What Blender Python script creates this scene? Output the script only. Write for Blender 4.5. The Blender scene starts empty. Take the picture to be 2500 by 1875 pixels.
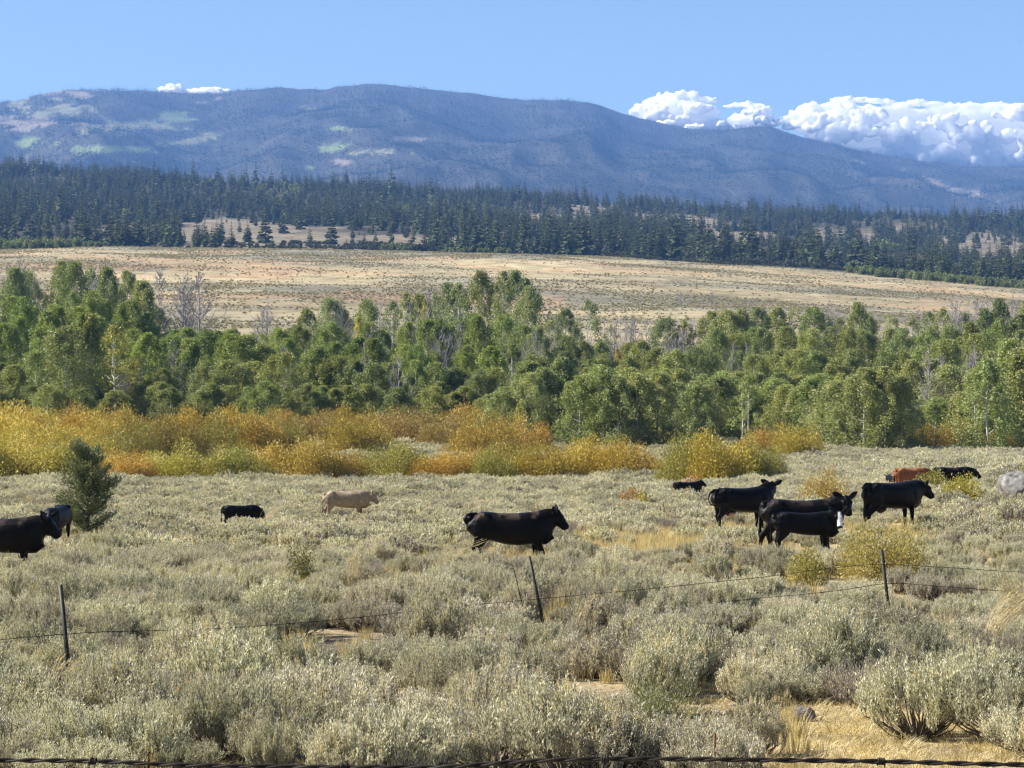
import bpy, math, random
import numpy as np
from mathutils import Vector, Matrix

R = math.radians
rng = np.random.default_rng(11)
random.seed(11)
scene = bpy.context.scene
COL = scene.collection

# ------------------------------------------------------------------ camera
F = 5414.0            # focal length in photo pixels (2500 wide)
VH = 760.0            # photo row of the true horizon
CZ = 16.0             # camera height above the valley floor
cam_d = bpy.data.cameras.new('camera')
cam_d.sensor_fit = 'HORIZONTAL'
cam_d.sensor_width = 36.0
cam_d.lens = 36.0 * F / 2500.0
cam_d.shift_y = -(937.5 - VH) / 2500.0
cam_d.clip_start = 0.1
cam_d.clip_end = 120000.0
cam = bpy.data.objects.new('camera', cam_d)
cam.location = (0, 0, CZ)
cam.rotation_euler = (R(90), 0, 0)
COL.objects.link(cam)
scene.camera = cam

# ------------------------------------------------------------------ sky, sun, exposure
SUN_EL = 38.0
SUN_AZ = -82.0        # degrees clockwise from +Y: to the left, a little behind the cattle
world = bpy.data.worlds.new('World')
scene.world = world
world.use_nodes = True
wn = world.node_tree
wn.nodes.clear()
w_out = wn.nodes.new('ShaderNodeOutputWorld')
w_bg = wn.nodes.new('ShaderNodeBackground')
w_sky = wn.nodes.new('ShaderNodeTexSky')
w_sky.sky_type = 'NISHITA'
w_sky.sun_disc = False
w_sky.sun_elevation = R(SUN_EL)
w_sky.sun_rotation = R(SUN_AZ)
w_sky.altitude = 1900.0
w_sky.air_density = 0.85
w_sky.dust_density = 0.2
w_sky.ozone_density = 1.0
w_bg.inputs['Strength'].default_value = 0.068
wn.links.new(w_sky.outputs[0], w_bg.inputs['Color'])
wn.links.new(w_bg.outputs[0], w_out.inputs['Surface'])

sun_d = bpy.data.lights.new('sun', 'SUN')
sun_d.energy = 5.0
sun_d.angle = R(0.53)
sun_d.color = (1.0, 0.93, 0.82)
sun = bpy.data.objects.new('sun', sun_d)
sdir = Vector((math.sin(R(SUN_AZ)) * math.cos(R(SUN_EL)), math.cos(R(SUN_AZ)) * math.cos(R(SUN_EL)), math.sin(R(SUN_EL))))
sun.rotation_euler = sdir.to_track_quat('Z', 'Y').to_euler()
COL.objects.link(sun)

scene.view_settings.view_transform = 'Standard'
scene.view_settings.look = 'None'
scene.view_settings.exposure = 1.25
scene.view_settings.gamma = 1.0
scene.view_settings.use_curve_mapping = False
cy = scene.cycles
cy.max_bounces = 6
cy.diffuse_bounces = 3
cy.glossy_bounces = 2
cy.transmission_bounces = 3
cy.volume_bounces = 0
cy.transparent_max_bounces = 6
cy.use_denoising = True
cy.denoising_input_passes = 'RGB_ALBEDO_NORMAL'
cy.denoising_prefilter = 'ACCURATE'
cy.denoiser = 'OPENIMAGEDENOISE'
cy.use_adaptive_sampling = True
cy.adaptive_threshold = 0.02
cy.sample_clamp_indirect = 6.0
cy.filter_width = 1.3

# ------------------------------------------------------------------ helpers
def P(u, v, d):
    """photo pixel at depth d -> world"""
    return Vector(((u - 1250.0) / F * d, d, CZ - (v - VH) / F * d))

def _hash(ix, iy, seed):
    h = (ix.astype(np.int64) * 374761393 + iy.astype(np.int64) * 668265263 + seed * 1442695041) & 0xFFFFFFFF
    h = ((h ^ (h >> 13)) * 1274126177) & 0xFFFFFFFF
    h = h ^ (h >> 16)
    return (h & 0xFFFF) / 65535.0

def vnoise(x, y, seed=0):
    x = np.asarray(x, float); y = np.asarray(y, float)
    ix = np.floor(x); iy = np.floor(y)
    fx = x - ix; fy = y - iy
    fx = fx * fx * (3 - 2 * fx); fy = fy * fy * (3 - 2 * fy)
    a = _hash(ix, iy, seed); b = _hash(ix + 1, iy, seed)
    c = _hash(ix, iy + 1, seed); d = _hash(ix + 1, iy + 1, seed)
    return (a * (1 - fx) + b * fx) * (1 - fy) + (c * (1 - fx) + d * fx) * fy

def fbm(x, y, seed=0, oct=4, gain=0.5):
    s = 0; a = 1.0; t = 0
    for o in range(oct):
        s = s + a * vnoise(np.asarray(x) * 2 ** o + 13.7 * o, np.asarray(y) * 2 ** o - 7.1 * o, seed + o)
        t += a; a *= gain
    return s / t

def sstep(a, b, x):
    t = np.clip((np.asarray(x, float) - a) / (b - a), 0, 1)
    return t * t * (3 - 2 * t)

def mesh_np(name, verts, faces, mats=(), mat_idx=None, smooth=False):
    """verts (n,3); faces: list of arrays (m,k)"""
    me = bpy.data.meshes.new(name)
    verts = np.asarray(verts, np.float32)
    if isinstance(faces, np.ndarray):
        faces = [faces]
    faces = [f for f in faces if len(f)]
    nl = sum(f.size for f in faces); nf = sum(len(f) for f in faces)
    me.vertices.add(len(verts)); me.vertices.foreach_set('co', verts.ravel())
    me.loops.add(nl)
    me.loops.foreach_set('vertex_index', np.concatenate([f.ravel() for f in faces]).astype(np.int32))
    me.polygons.add(nf)
    starts = []; off = 0
    for f in faces:
        starts.append(off + np.arange(len(f)) * f.shape[1]); off += f.size
    me.polygons.foreach_set('loop_start', np.concatenate(starts).astype(np.int32))
    for m in mats:
        me.materials.append(m)
    if mat_idx is not None:
        me.polygons.foreach_set('material_index', np.asarray(mat_idx, np.int32))
    if smooth:
        me.polygons.foreach_set('use_smooth', np.ones(nf, bool))
    me.update(calc_edges=True)
    return me

class Geo:
    """collects vertex / face arrays"""
    def __init__(s):
        s.v = []; s.f = []; s.n = 0
    def add(s, v, f):
        v = np.asarray(v, float)
        s.v.append(v); s.f.append(np.asarray(f) + s.n); s.n += len(v)
    def verts(s):
        return np.concatenate(s.v) if s.v else np.zeros((0, 3))
    def faces(s):
        out = {}
        for f in s.f:
            out.setdefault(f.shape[1], []).append(f)
        return [np.concatenate(x) for x in out.values()]
    def mesh(s, name, mat, smooth=False):
        return mesh_np(name, s.verts(), s.faces(), [mat], None, smooth)

def join_mesh(name, geos, mats):
    vs = []; fs = {}; n = 0
    for i, g in enumerate(geos):
        vs.append(g.verts())
        for f in g.faces():
            fs.setdefault(f.shape[1], []).append((f + n, i))
        n += len(vs[-1])
    faces = []; idx = []
    for k, l in fs.items():
        faces.append(np.concatenate([a for a, _ in l]))
        idx.append(np.concatenate([np.full(len(a), i) for a, i in l]))
    return mesh_np(name, np.concatenate(vs), faces, mats, np.concatenate(idx))

def unit(a):
    return a / np.maximum(np.linalg.norm(a, axis=-1, keepdims=True), 1e-9)

def rand_dirs(n):
    return unit(rng.normal(size=(n, 3)))

def leaves(g, c, d, L, W, fold=0.0):
    """diamond leaf quads: centres c, directions d"""
    n = len(c)
    if n == 0:
        return
    d = unit(d)
    r = rand_dirs(n)
    s = unit(np.cross(d, r))
    L = np.broadcast_to(np.asarray(L, float), (n,))[:, None]
    W = np.broadcast_to(np.asarray(W, float), (n,))[:, None]
    a = c - d * L * 0.5
    t = c + d * L * 0.5
    m = c - d * L * 0.05
    nn = np.cross(d, s)
    l = m + s * W * 0.5 + nn * W * fold
    rr = m - s * W * 0.5 + nn * W * fold
    v = np.stack([a, l, t, rr], 1).reshape(-1, 3)
    g.add(v, np.arange(4 * n).reshape(n, 4))

def tubes(g, pts, rad, sides=4):
    """pts (n,k,3) polylines, rad (n,k)"""
    pts = np.asarray(pts, float); rad = np.asarray(rad, float)
    if pts.ndim == 2:
        pts = pts[None]; rad = rad[None]
    n, k, _ = pts.shape
    t = np.gradient(pts, axis=1)
    t = unit(t)
    ref = np.zeros((n, k, 3)); ref[..., 0] = 0.37; ref[..., 1] = 0.93
    ref[np.abs((t * np.array([0.37, 0.93, 0])).sum(-1)) > 0.9] = (0, 0, 1)
    a = unit(np.cross(t, ref)); b = np.cross(t, a)
    ang = np.arange(sides) * 2 * np.pi / sides
    ring = a[:, :, None, :] * np.cos(ang)[None, None, :, None] + b[:, :, None, :] * np.sin(ang)[None, None, :, None]
    v = pts[:, :, None, :] + ring * rad[:, :, None, None]
    idx = np.arange(n * k * sides).reshape(n, k, sides)
    q = np.stack([idx[:, :-1, :], np.roll(idx, -1, 2)[:, :-1, :], np.roll(idx, -1, 2)[:, 1:, :], idx[:, 1:, :]], -1).reshape(-1, 4)
    g.add(v.reshape(-1, 3), q)

# ------------------------------------------------------------------ materials
def new_mat(name):
    m = bpy.data.materials.new(name); m.use_nodes = True
    nt = m.node_tree; nt.nodes.clear()
    return m, nt

def N(nt, t, **kw):
    n = nt.nodes.new(t)
    for k, v in kw.items():
        if k.startswith('i_'):
            n.inputs[k[2:].replace('_', ' ')].default_value = v
        else:
            setattr(n, k, v)
    return n

def mixc(nt, fac, a, b, blend='MIX'):
    n = nt.nodes.new('ShaderNodeMix'); n.data_type = 'RGBA'; n.blend_type = blend
    for sock, val in ((n.inputs[0], fac), (n.inputs[6], a), (n.inputs[7], b)):
        if hasattr(val, 'is_output') or isinstance(val, bpy.types.NodeSocket):
            nt.links.new(val, sock)
        elif isinstance(val, (int, float)):
            sock.default_value = val
        else:
            sock.default_value = (*val, 1.0) if len(val) == 3 else val
    return n.outputs[2]

def maprange(nt, val, a, b, c, d):
    n = nt.nodes.new('ShaderNodeMapRange')
    nt.links.new(val, n.inputs[0])
    for i, x in enumerate((a, b, c, d)):
        n.inputs[i + 1].default_value = x
    return n.outputs[0]

def leaf_mat(name, ca, cb, cc=None, trans=0.3, rough=0.5, spec=0.4, objcol=False, vvar=0.18, tcol=None):
    """leaf colours ca..cb by leaf, drifting to cc by plant"""
    m, nt = new_mat(name)
    geo = N(nt, 'ShaderNodeNewGeometry')
    oi = N(nt, 'ShaderNodeObjectInfo')
    c = mixc(nt, geo.outputs['Random Per Island'], ca, cb)
    if cc is not None:
        f = maprange(nt, oi.outputs['Random'], 0.35, 1.0, 0.0, 0.85)
        c = mixc(nt, f, c, cc)
    if objcol:
        c = mixc(nt, 1.0, c, oi.outputs['Color'], 'MULTIPLY')
    # plant to plant and leaf to leaf lightness
    mul = N(nt, 'ShaderNodeMath', operation='MULTIPLY'); mul.inputs[1].default_value = 7.31
    nt.links.new(oi.outputs['Random'], mul.inputs[0])
    fr = N(nt, 'ShaderNodeMath', operation='FRACT'); nt.links.new(mul.outputs[0], fr.inputs[0])
    hsv = N(nt, 'ShaderNodeHueSaturation')
    nt.links.new(maprange(nt, fr.outputs[0], 0, 1, 1 - vvar, 1 + vvar), hsv.inputs['Value'])
    nt.links.new(c, hsv.inputs['Color'])
    p = N(nt, 'ShaderNodeBsdfPrincipled', i_Roughness=rough)
    p.inputs['Specular IOR Level'].default_value = spec
    nt.links.new(hsv.outputs[0], p.inputs['Base Color'])
    t = N(nt, 'ShaderNodeBsdfTranslucent')
    tc = mixc(nt, 1.0, hsv.outputs[0], tcol or (1.25, 1.2, 0.7), 'MULTIPLY')
    nt.links.new(tc, t.inputs['Color'])
    mx = N(nt, 'ShaderNodeMixShader'); mx.inputs[0].default_value = trans
    nt.links.new(p.outputs[0], mx.inputs[1]); nt.links.new(t.outputs[0], mx.inputs[2])
    o = N(nt, 'ShaderNodeOutputMaterial')
    nt.links.new(mx.outputs[0], o.inputs['Surface'])
    return m

def noise_mat(name, ca, cb, scale=6.0, rough=0.85, bump=0.3, spec=0.25, coords='Object', stretch=(1, 1, 1), metal=0.0):
    m, nt = new_mat(name)
    tc = N(nt, 'ShaderNodeTexCoord')
    mp = N(nt, 'ShaderNodeMapping'); mp.inputs['Scale'].default_value = stretch
    nt.links.new(tc.outputs[coords], mp.inputs[0])
    nz = N(nt, 'ShaderNodeTexNoise'); nz.inputs['Scale'].default_value = scale; nz.inputs['Detail'].default_value = 8
    nt.links.new(mp.outputs[0], nz.inputs['Vector'])
    f = maprange(nt, nz.outputs[0], 0.35, 0.65, 0, 1)
    c = mixc(nt, f, ca, cb)
    p = N(nt, 'ShaderNodeBsdfPrincipled', i_Roughness=rough, i_Metallic=metal)
    p.inputs['Specular IOR Level'].default_value = spec
    nt.links.new(c, p.inputs['Base Color'])
    if bump:
        b = N(nt, 'ShaderNodeBump'); b.inputs['Strength'].default_value = bump; b.inputs['Distance'].default_value = 0.02
        nt.links.new(nz.outputs[0], b.inputs['Height']); nt.links.new(b.outputs[0], p.inputs['Normal'])
    o = N(nt, 'ShaderNodeOutputMaterial'); nt.links.new(p.outputs[0], o.inputs['Surface'])
    return m

def attr_mat(name, s1, s2, amp1=0.35, amp2=0.4, rough=0.95, bump=0.4, bdist=0.05, spec=0.1):
    """ground colour stored per vertex, broken up by two scales of noise"""
    m, nt = new_mat(name)
    at = N(nt, 'ShaderNodeAttribute', attribute_name='soil')
    tc = N(nt, 'ShaderNodeTexCoord')
    outs = []
    for s, amp in ((s1, amp1), (s2, amp2)):
        nz = N(nt, 'ShaderNodeTexNoise'); nz.inputs['Scale'].default_value = s; nz.inputs['Detail'].default_value = 6
        nt.links.new(tc.outputs['Object'], nz.inputs['Vector'])
        outs.append((nz.outputs[0], maprange(nt, nz.outputs[0], 0.3, 0.7, 1 - amp, 1 + amp)))
    ml = N(nt, 'ShaderNodeMath', operation='MULTIPLY')
    nt.links.new(outs[0][1], ml.inputs[0]); nt.links.new(outs[1][1], ml.inputs[1])
    c = mixc(nt, 1.0, at.outputs['Color'], ml.outputs[0], 'MULTIPLY')
    p = N(nt, 'ShaderNodeBsdfPrincipled', i_Roughness=rough)
    p.inputs['Specular IOR Level'].default_value = spec
    nt.links.new(c, p.inputs['Base Color'])
    b = N(nt, 'ShaderNodeBump'); b.inputs['Strength'].default_value = bump; b.inputs['Distance'].default_value = bdist
    nt.links.new(outs[1][0], b.inputs['Height']); nt.links.new(b.outputs[0], p.inputs['Normal'])
    o = N(nt, 'ShaderNodeOutputMaterial'); nt.links.new(p.outputs[0], o.inputs['Surface'])
    return m

M = {}
M['ground'] = attr_mat('ground', 0.9, 14.0, 0.25, 0.5, bump=0.8, bdist=0.04)
M['hill'] = attr_mat('hill', 0.012, 0.12, 0.25, 0.35, bump=0.0)
M['sage'] = leaf_mat('sage_leaf', (0.43, 0.43, 0.29), (0.64, 0.625, 0.46), (0.55, 0.505, 0.405), trans=0.26, rough=0.55, spec=0.35, vvar=0.3, tcol=(1.1, 1.05, 0.75))
M['sage_spike'] = leaf_mat('sage_spike', (0.56, 0.48, 0.25), (0.68, 0.60, 0.35), None, trans=0.3, rough=0.6, spec=0.3)
M['sage_stem'] = noise_mat('sage_stem', (0.11, 0.085, 0.065), (0.24, 0.20, 0.16), 9, bump=0)
M['dead_sage'] = noise_mat('dead_sage', (0.17, 0.14, 0.12), (0.34, 0.30, 0.26), 9, bump=0)
M['rabbit'] = leaf_mat('rabbitbrush_leaf', (0.20, 0.21, 0.05), (0.40, 0.32, 0.08), None, trans=0.3, objcol=True)
M['straw'] = leaf_mat('straw', (0.42, 0.34, 0.17), (0.60, 0.505, 0.29), (0.52, 0.43, 0.235), trans=0.3, rough=0.5, spec=0.35)
M['willow'] = leaf_mat('willow_leaf', (0.75, 0.75, 0.75), (1.15, 1.15, 1.15), None, trans=0.22, rough=0.55, spec=0.25, objcol=True, vvar=0.08, tcol=(1.15, 1.05, 0.6))
M['willow_stem'] = noise_mat('willow_stem', (0.10, 0.06, 0.035), (0.20, 0.13, 0.07), 5, bump=0)
M['aspen'] = leaf_mat('aspen_leaf', (0.185, 0.215, 0.075), (0.32, 0.34, 0.145), None, trans=0.30, rough=0.5, spec=0.3, objcol=True, vvar=0.15, tcol=(1.2, 1.2, 0.55))
M['aspen_bark'] = noise_mat('aspen_bark', (0.42, 0.40, 0.36), (0.60, 0.58, 0.54), 2.5, bump=0, stretch=(1, 1, 0.4))
M['dead_bark'] = noise_mat('dead_bark', (0.24, 0.215, 0.21), (0.40, 0.375, 0.37), 2.0, bump=0)
M['needle'] = leaf_mat('conifer_needle', (0.054, 0.076, 0.024), (0.105, 0.128, 0.046), (0.095, 0.105, 0.036), trans=0.18, rough=0.6, spec=0.25, vvar=0.25)
M['needle_far'] = leaf_mat('mountain_needle', (0.010, 0.022, 0.012), (0.026, 0.038, 0.022), (0.034, 0.042, 0.026), trans=0.1, rough=0.7, spec=0.15, vvar=0.3)
M['bark'] = noise_mat('conifer_bark', (0.06, 0.045, 0.035), (0.12, 0.09, 0.07), 1.0, bump=0)
M['juniper'] = leaf_mat('juniper_leaf', (0.10, 0.12, 0.055), (0.18, 0.20, 0.095), None, trans=0.15, rough=0.6, spec=0.25)
M['farsage'] = leaf_mat('far_sage', (0.33, 0.31, 0.21), (0.42, 0.385, 0.27), (0.37, 0.315, 0.20), trans=0.35, rough=0.7, spec=0.1, vvar=0.25)
M['shrub_dark'] = leaf_mat('dark_shrub', (0.06, 0.07, 0.04), (0.11, 0.11, 0.065), None, trans=0.15, rough=0.7, spec=0.1, vvar=0.3)
M['steel'] = noise_mat('post_steel', (0.018, 0.020, 0.018), (0.05, 0.048, 0.042), 22, rough=0.55, bump=0.2, metal=0.3)
M['wire'] = noise_mat('wire_steel', (0.02, 0.017, 0.016), (0.06, 0.05, 0.042), 40, rough=0.6, bump=0.1, metal=0.6)
M['rust'] = noise_mat('rusty_rod', (0.16, 0.07, 0.04), (0.28, 0.15, 0.09), 30, rough=0.8, bump=0.1)
M['rock'] = noise_mat('rock', (0.06, 0.058, 0.056), (0.25, 0.24, 0.225), 3.2, rough=0.9, bump=1.0)
M['rock_dark'] = noise_mat('rock_dark', (0.10, 0.085, 0.08), (0.22, 0.19, 0.17), 20, rough=0.9, bump=1.0)

# ------------------------------------------------------------------ things
def tag(o, label=None, cat=None, group=None, kind=None):
    if label: o['label'] = label
    if cat: o['category'] = cat
    if group: o['group'] = group
    if kind: o['kind'] = kind
    return o

def obj(name, me, parent=None, loc=None, color=None):
    o = bpy.data.objects.new(name, me)
    COL.objects.link(o)
    if parent is not None: o.parent = parent
    if loc is not None: o.location = loc
    if color is not None: o.color = (*color, 1.0)
    return o

def thing(name, label, cat, group, loc, rz, scale, parts, color=None):
    e = bpy.data.objects.new(name, None)
    e.empty_display_size = 0.2
    COL.objects.link(e)
    e.location = loc; e.rotation_euler = (0, 0, rz); e.scale = scale
    tag(e, label, cat, group)
    for pn, me in parts:
        obj(pn, me, e, None, color)
    return e

def struct(name, me):
    return tag(obj(name, me), kind='structure')

_gn = {}
def scatter(name, label, cat, pts, rot, scl, idx, protos):
    """one object whose instances come from geometry nodes"""
    me = bpy.data.meshes.new(name)
    me.vertices.add(len(pts)); me.vertices.foreach_set('co', np.asarray(pts, np.float32).ravel())
    for nm, ty, arr in (('rot', 'FLOAT_VECTOR', rot), ('scl', 'FLOAT_VECTOR', scl)):
        a = me.attributes.new(nm, ty, 'POINT'); a.data.foreach_set('vector', np.asarray(arr, np.float32).ravel())
    a = me.attributes.new('idx', 'INT', 'POINT'); a.data.foreach_set('value', np.asarray(idx, np.int32))
    me.update()
    o = obj(name, me)
    c = bpy.data.collections.new(name + '_kinds')
    for i, pm in enumerate(protos):
        po = bpy.data.objects.new('%s_kind_%02d' % (name, i), pm); c.objects.link(po)
    nt = bpy.data.node_groups.new(name + '_scatter', 'GeometryNodeTree')
    nt.interface.new_socket('Geometry', in_out='INPUT', socket_type='NodeSocketGeometry')
    nt.interface.new_socket('Geometry', in_out='OUTPUT', socket_type='NodeSocketGeometry')
    gi = nt.nodes.new('NodeGroupInput'); go = nt.nodes.new('NodeGroupOutput')
    ip = nt.nodes.new('GeometryNodeInstanceOnPoints')
    ci = nt.nodes.new('GeometryNodeCollectionInfo')
    ci.inputs['Collection'].default_value = c
    ci.inputs['Separate Children'].default_value = True
    ci.inputs['Reset Children'].default_value = True
    def na(nm, ty):
        n = nt.nodes.new('GeometryNodeInputNamedAttribute'); n.data_type = ty; n.inputs['Name'].default_value = nm
        return n.outputs['Attribute']
    nt.links.new(gi.outputs[0], ip.inputs['Points'])
    nt.links.new(ci.outputs[0], ip.inputs['Instance'])
    ip.inputs['Pick Instance'].default_value = True
    nt.links.new(na('idx', 'INT'), ip.inputs['Instance Index'])
    nt.links.new(na('rot', 'FLOAT_VECTOR'), ip.inputs['Rotation'])
    nt.links.new(na('scl', 'FLOAT_VECTOR'), ip.inputs['Scale'])
    nt.links.new(ip.outputs[0], go.inputs[0])
    md = o.modifiers.new('scatter', 'NODES'); md.node_group = nt
    tag(o, label, cat, None, 'stuff')
    return o

ORD = ['first', 'second', 'third', 'fourth', 'fifth', 'sixth', 'seventh', 'eighth', 'ninth', 'tenth', 'eleventh', 'twelfth', 'thirteenth', 'fourteenth', 'fifteenth', 'sixteenth', 'seventeenth', 'eighteenth', 'nineteenth', 'twentieth',
       'twenty-first', 'twenty-second', 'twenty-third', 'twenty-fourth', 'twenty-fifth', 'twenty-sixth', 'twenty-seventh', 'twenty-eighth', 'twenty-ninth', 'thirtieth']

# ------------------------------------------------------------------ terrain
UC = np.array([0., 1250., 2500.])
PROF = {
 0:    [(18,1880),(30,1640),(40,1490),(52,1400),(75,1306),(105,1258),(140,1206),(175,1170),(205,1128),(240,1058),(300,985),(400,885),(550,790),(700,722),(900,660),(1100,620),(1250,611),(1400,602),(1800,540),(2300,478),(2800,425)],
 1250: [(18,1880),(27,1650),(40,1475),(52,1386),(56,1362),(61,1338),(68,1312),(75,1298),(105,1258),(140,1206),(180,1165),(215,1115),(240,1082),(300,1012),(400,905),(550,805),(700,735),(900,670),(1100,630),(1250,622),(1400,613),(1800,575),(2300,535),(2800,495)],
 2500: [(18,1880),(27,1650),(40,1478),(51,1362),(56,1330),(61,1288),(68,1264),(75,1250),(100,1207),(118,1188),(130,1174),(180,1132),(235,1108),(300,1035),(400,930),(550,842),(700,782),(900,735),(1100,712),(1250,698),(1400,690),(1800,640),(2300,590),(2800,555)],
}
DK = np.array([-40., -8., 0., 3., 10., 18., 24., 30., 40., 52., 61., 68., 80., 105., 140., 180., 215., 240., 300., 350., 400., 480., 550., 700., 900., 1100., 1250., 1400., 1800., 2300., 2800., 3300., 4600.])
ZK = []
for u in UC:
    pr = PROF[int(u)]
    dd = np.array([p[0] for p in pr], float); vv = np.array([p[1] for p in pr], float)
    zz = CZ - (vv - VH) / F * dd
    z = np.interp(DK, dd, zz)
    near = {-40.: -1.6, -8.: -1.6, 0.: -1.65, 3.: -1.75, 10.: -2.85}
    for i, d in enumerate(DK):
        if d in near: z[i] = CZ + near[d]
        if d == 3300.: z[i] = z[i - 1] - 45
        if d == 4600.: z[i] = z[i - 2] - 90
    ZK.append(z)
ZK = np.array(ZK)

def pchip_slopes(x, y):
    h = np.diff(x); dl = np.diff(y) / h
    m = np.zeros_like(y)
    for i in range(1, len(x) - 1):
        if dl[i - 1] * dl[i] > 0:
            w1 = 2 * h[i] + h[i - 1]; w2 = h[i] + 2 * h[i - 1]
            m[i] = (w1 + w2) / (w1 / dl[i - 1] + w2 / dl[i])
    m[0] = dl[0]; m[-1] = dl[-1]
    return m
MK = np.array([pchip_slopes(DK, z) for z in ZK])

def prof_z(k, d):
    d = np.clip(d, DK[0], DK[-1])
    i = np.clip(np.searchsorted(DK, d, side='right') - 1, 0, len(DK) - 2)
    h = DK[i + 1] - DK[i]; t = (d - DK[i]) / h
    y0 = ZK[k][i]; y1 = ZK[k][i + 1]; m0 = MK[k][i]; m1 = MK[k][i + 1]
    return (2*t**3 - 3*t**2 + 1) * y0 + (t**3 - 2*t**2 + t) * h * m0 + (-2*t**3 + 3*t**2) * y1 + (t**3 - t**2) * h * m1

def gz(x, y):
    """height of the land at (x, y), y up to 4600"""
    x = np.asarray(x, float); y = np.asarray(y, float)
    u = 1250.0 + F * x / np.maximum(y, 30.0)
    t = np.clip(u / 2500.0, -0.25, 1.25) * 2.0      # 0..2
    z0, z1, z2 = prof_z(0, y), prof_z(1, y), prof_z(2, y)
    # quadratic through the three columns
    z = z0 * (t - 1) * (t - 2) / 2 - z1 * t * (t - 2) + z2 * t * (t - 1) / 2
    amp = np.interp(y, [0, 15, 40, 300, 500, 1200, 1500, 4600], [0.05, 0.1, 0.3, 0.4, 0.8, 1.2, 9, 16])
    sc = np.interp(y, [0, 300, 1200, 1500, 4600], [0.12, 0.08, 0.015, 0.006, 0.004])
    # fixed noise scales blended by distance (keeps the field continuous)
    n1 = fbm(x * 0.11, y * 0.11, 3, 3) - 0.5
    n2 = fbm(x * 0.012, y * 0.012, 7, 3) - 0.5
    n3 = fbm(x * 0.0035, y * 0.0035, 9, 4) - 0.5
    z = z + n1 * np.interp(y, [0, 15, 40, 300, 900], [0.1, 0.25, 0.3, 0.4, 0.3])
    z = z + n2 * np.interp(y, [250, 600, 1200, 4000], [0, 3.0, 5, 6])
    z = z + n3 * np.interp(y, [1250, 1600, 4000], [0, 22, 26])
    return z

def gpt(x, y):
    return Vector((x, y, float(gz(np.array([x]), np.array([y]))[0])))

def at_u(u, d):
    return gpt((u - 1250.0) / F * d, d)

# open patches (no sage, straw coloured): centre u, v-depth d, half width px, half depth m
PATCH = [
 (1560, 60, 175, 7.0, 1.0), (960, 45, 80, 3.5, 1.0), (2420, 70, 130, 6.0, 1.0), (2150, 60, 90, 6.0, .9), (2130, 20.6, 470, 2.9, 1.0),
 (2200, 18.3, 580, 2.0, 1.0), (1960, 66, 70, 4.0, .9), (1330, 55, 60, 3.0, .8), (700, 44, 60, 2.0, .8), (1880, 52, 60, 3.0, .8),
 (440, 80, 60, 4.0, .5), (1750, 110, 90, 6.0, .5),
]
def patch_mask(x, y):
    m = np.zeros_like(np.asarray(x, float))
    wob = (fbm(np.asarray(x) * 0.5, np.asarray(y) * 0.5, 21, 3) - 0.5) * 1.1
    for (u, d, wp, hd, s) in PATCH:
        cx = (u - 1250.0) / F * d; wx = wp / F * d
        r = np.sqrt(((x - cx) / wx) ** 2 + ((y - d) / hd) ** 2) + wob
        m = np.maximum(m, s * (1 - sstep(0.75, 1.1, r)))
    return m

def meadow_grass(x, y):
    """streaks of dry grass across the far meadow (0 sage .. 1 grass)"""
    s = fbm(x * 0.006 + 3, y * 0.022, 31, 4)
    s2 = fbm(x * 0.03, y * 0.06, 35, 3)
    g = sstep(0.53, 0.70, s * 0.75 + s2 * 0.25 + 0.03)
    u = 1250 + F * x / np.maximum(y, 1)
    v = VH - (gz(x, y) - CZ) / np.maximum(y, 1) * F
    for (uu, vv, wu, hv, s) in MEADOW_BANDS:
        vc = vv + (u - uu) * s
        g = np.maximum(g, (1 - sstep(0.5, 1.0, np.abs(u - uu) / wu)) * (1 - sstep(0.35, 1.0, np.abs(v - vc) / hv + (s2 - .5) * 1.2)))
    return g
MEADOW_BANDS = [(350, 634, 420, 11, 0.05), (620, 680, 480, 12, 0.03), (800, 655, 380, 6, 0.05), (1900, 722, 700, 14, 0.05), (250, 612, 260, 7, 0.03), (1300, 640, 500, 7, 0.0), (2150, 745, 420, 8, 0.06)]

def forest_clear(x, y):
    """clearings in the forest on the slope (1 = open)"""
    u = 1250 + F * x / y
    v = VH - (gz(x, y) - CZ) / y * F
    n = (fbm(x * 0.014, y * 0.014, 51, 4) - 0.5) * 2.2
    m = np.zeros_like(u)
    for (uu, vv, wu, hv, sl) in CLEAR:
        r = np.sqrt(((u - uu) / wu) ** 2 + ((v - vv - (u - uu) * sl) / hv) ** 2) + n
        m = np.maximum(m, 1 - sstep(0.8, 1.1, r))
    return m
CLEAR = [(720, 592, 270, 30, 0.02), (560, 565, 130, 34, 0.0), (950, 596, 170, 26, 0), (1760, 582, 170, 36, 0.2), (1350, 548, 130, 24, 0.1), (2400, 600, 110, 32, 0), (2080, 578, 100, 24, 0.1), (1480, 522, 100, 20, 0.1), (60, 612, 170, 14, 0.1), (1950, 615, 100, 16, .2), (1180, 580, 70, 14, 0), (300, 560, 60, 14, 0), (2250, 560, 70, 12, 0)]

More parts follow.
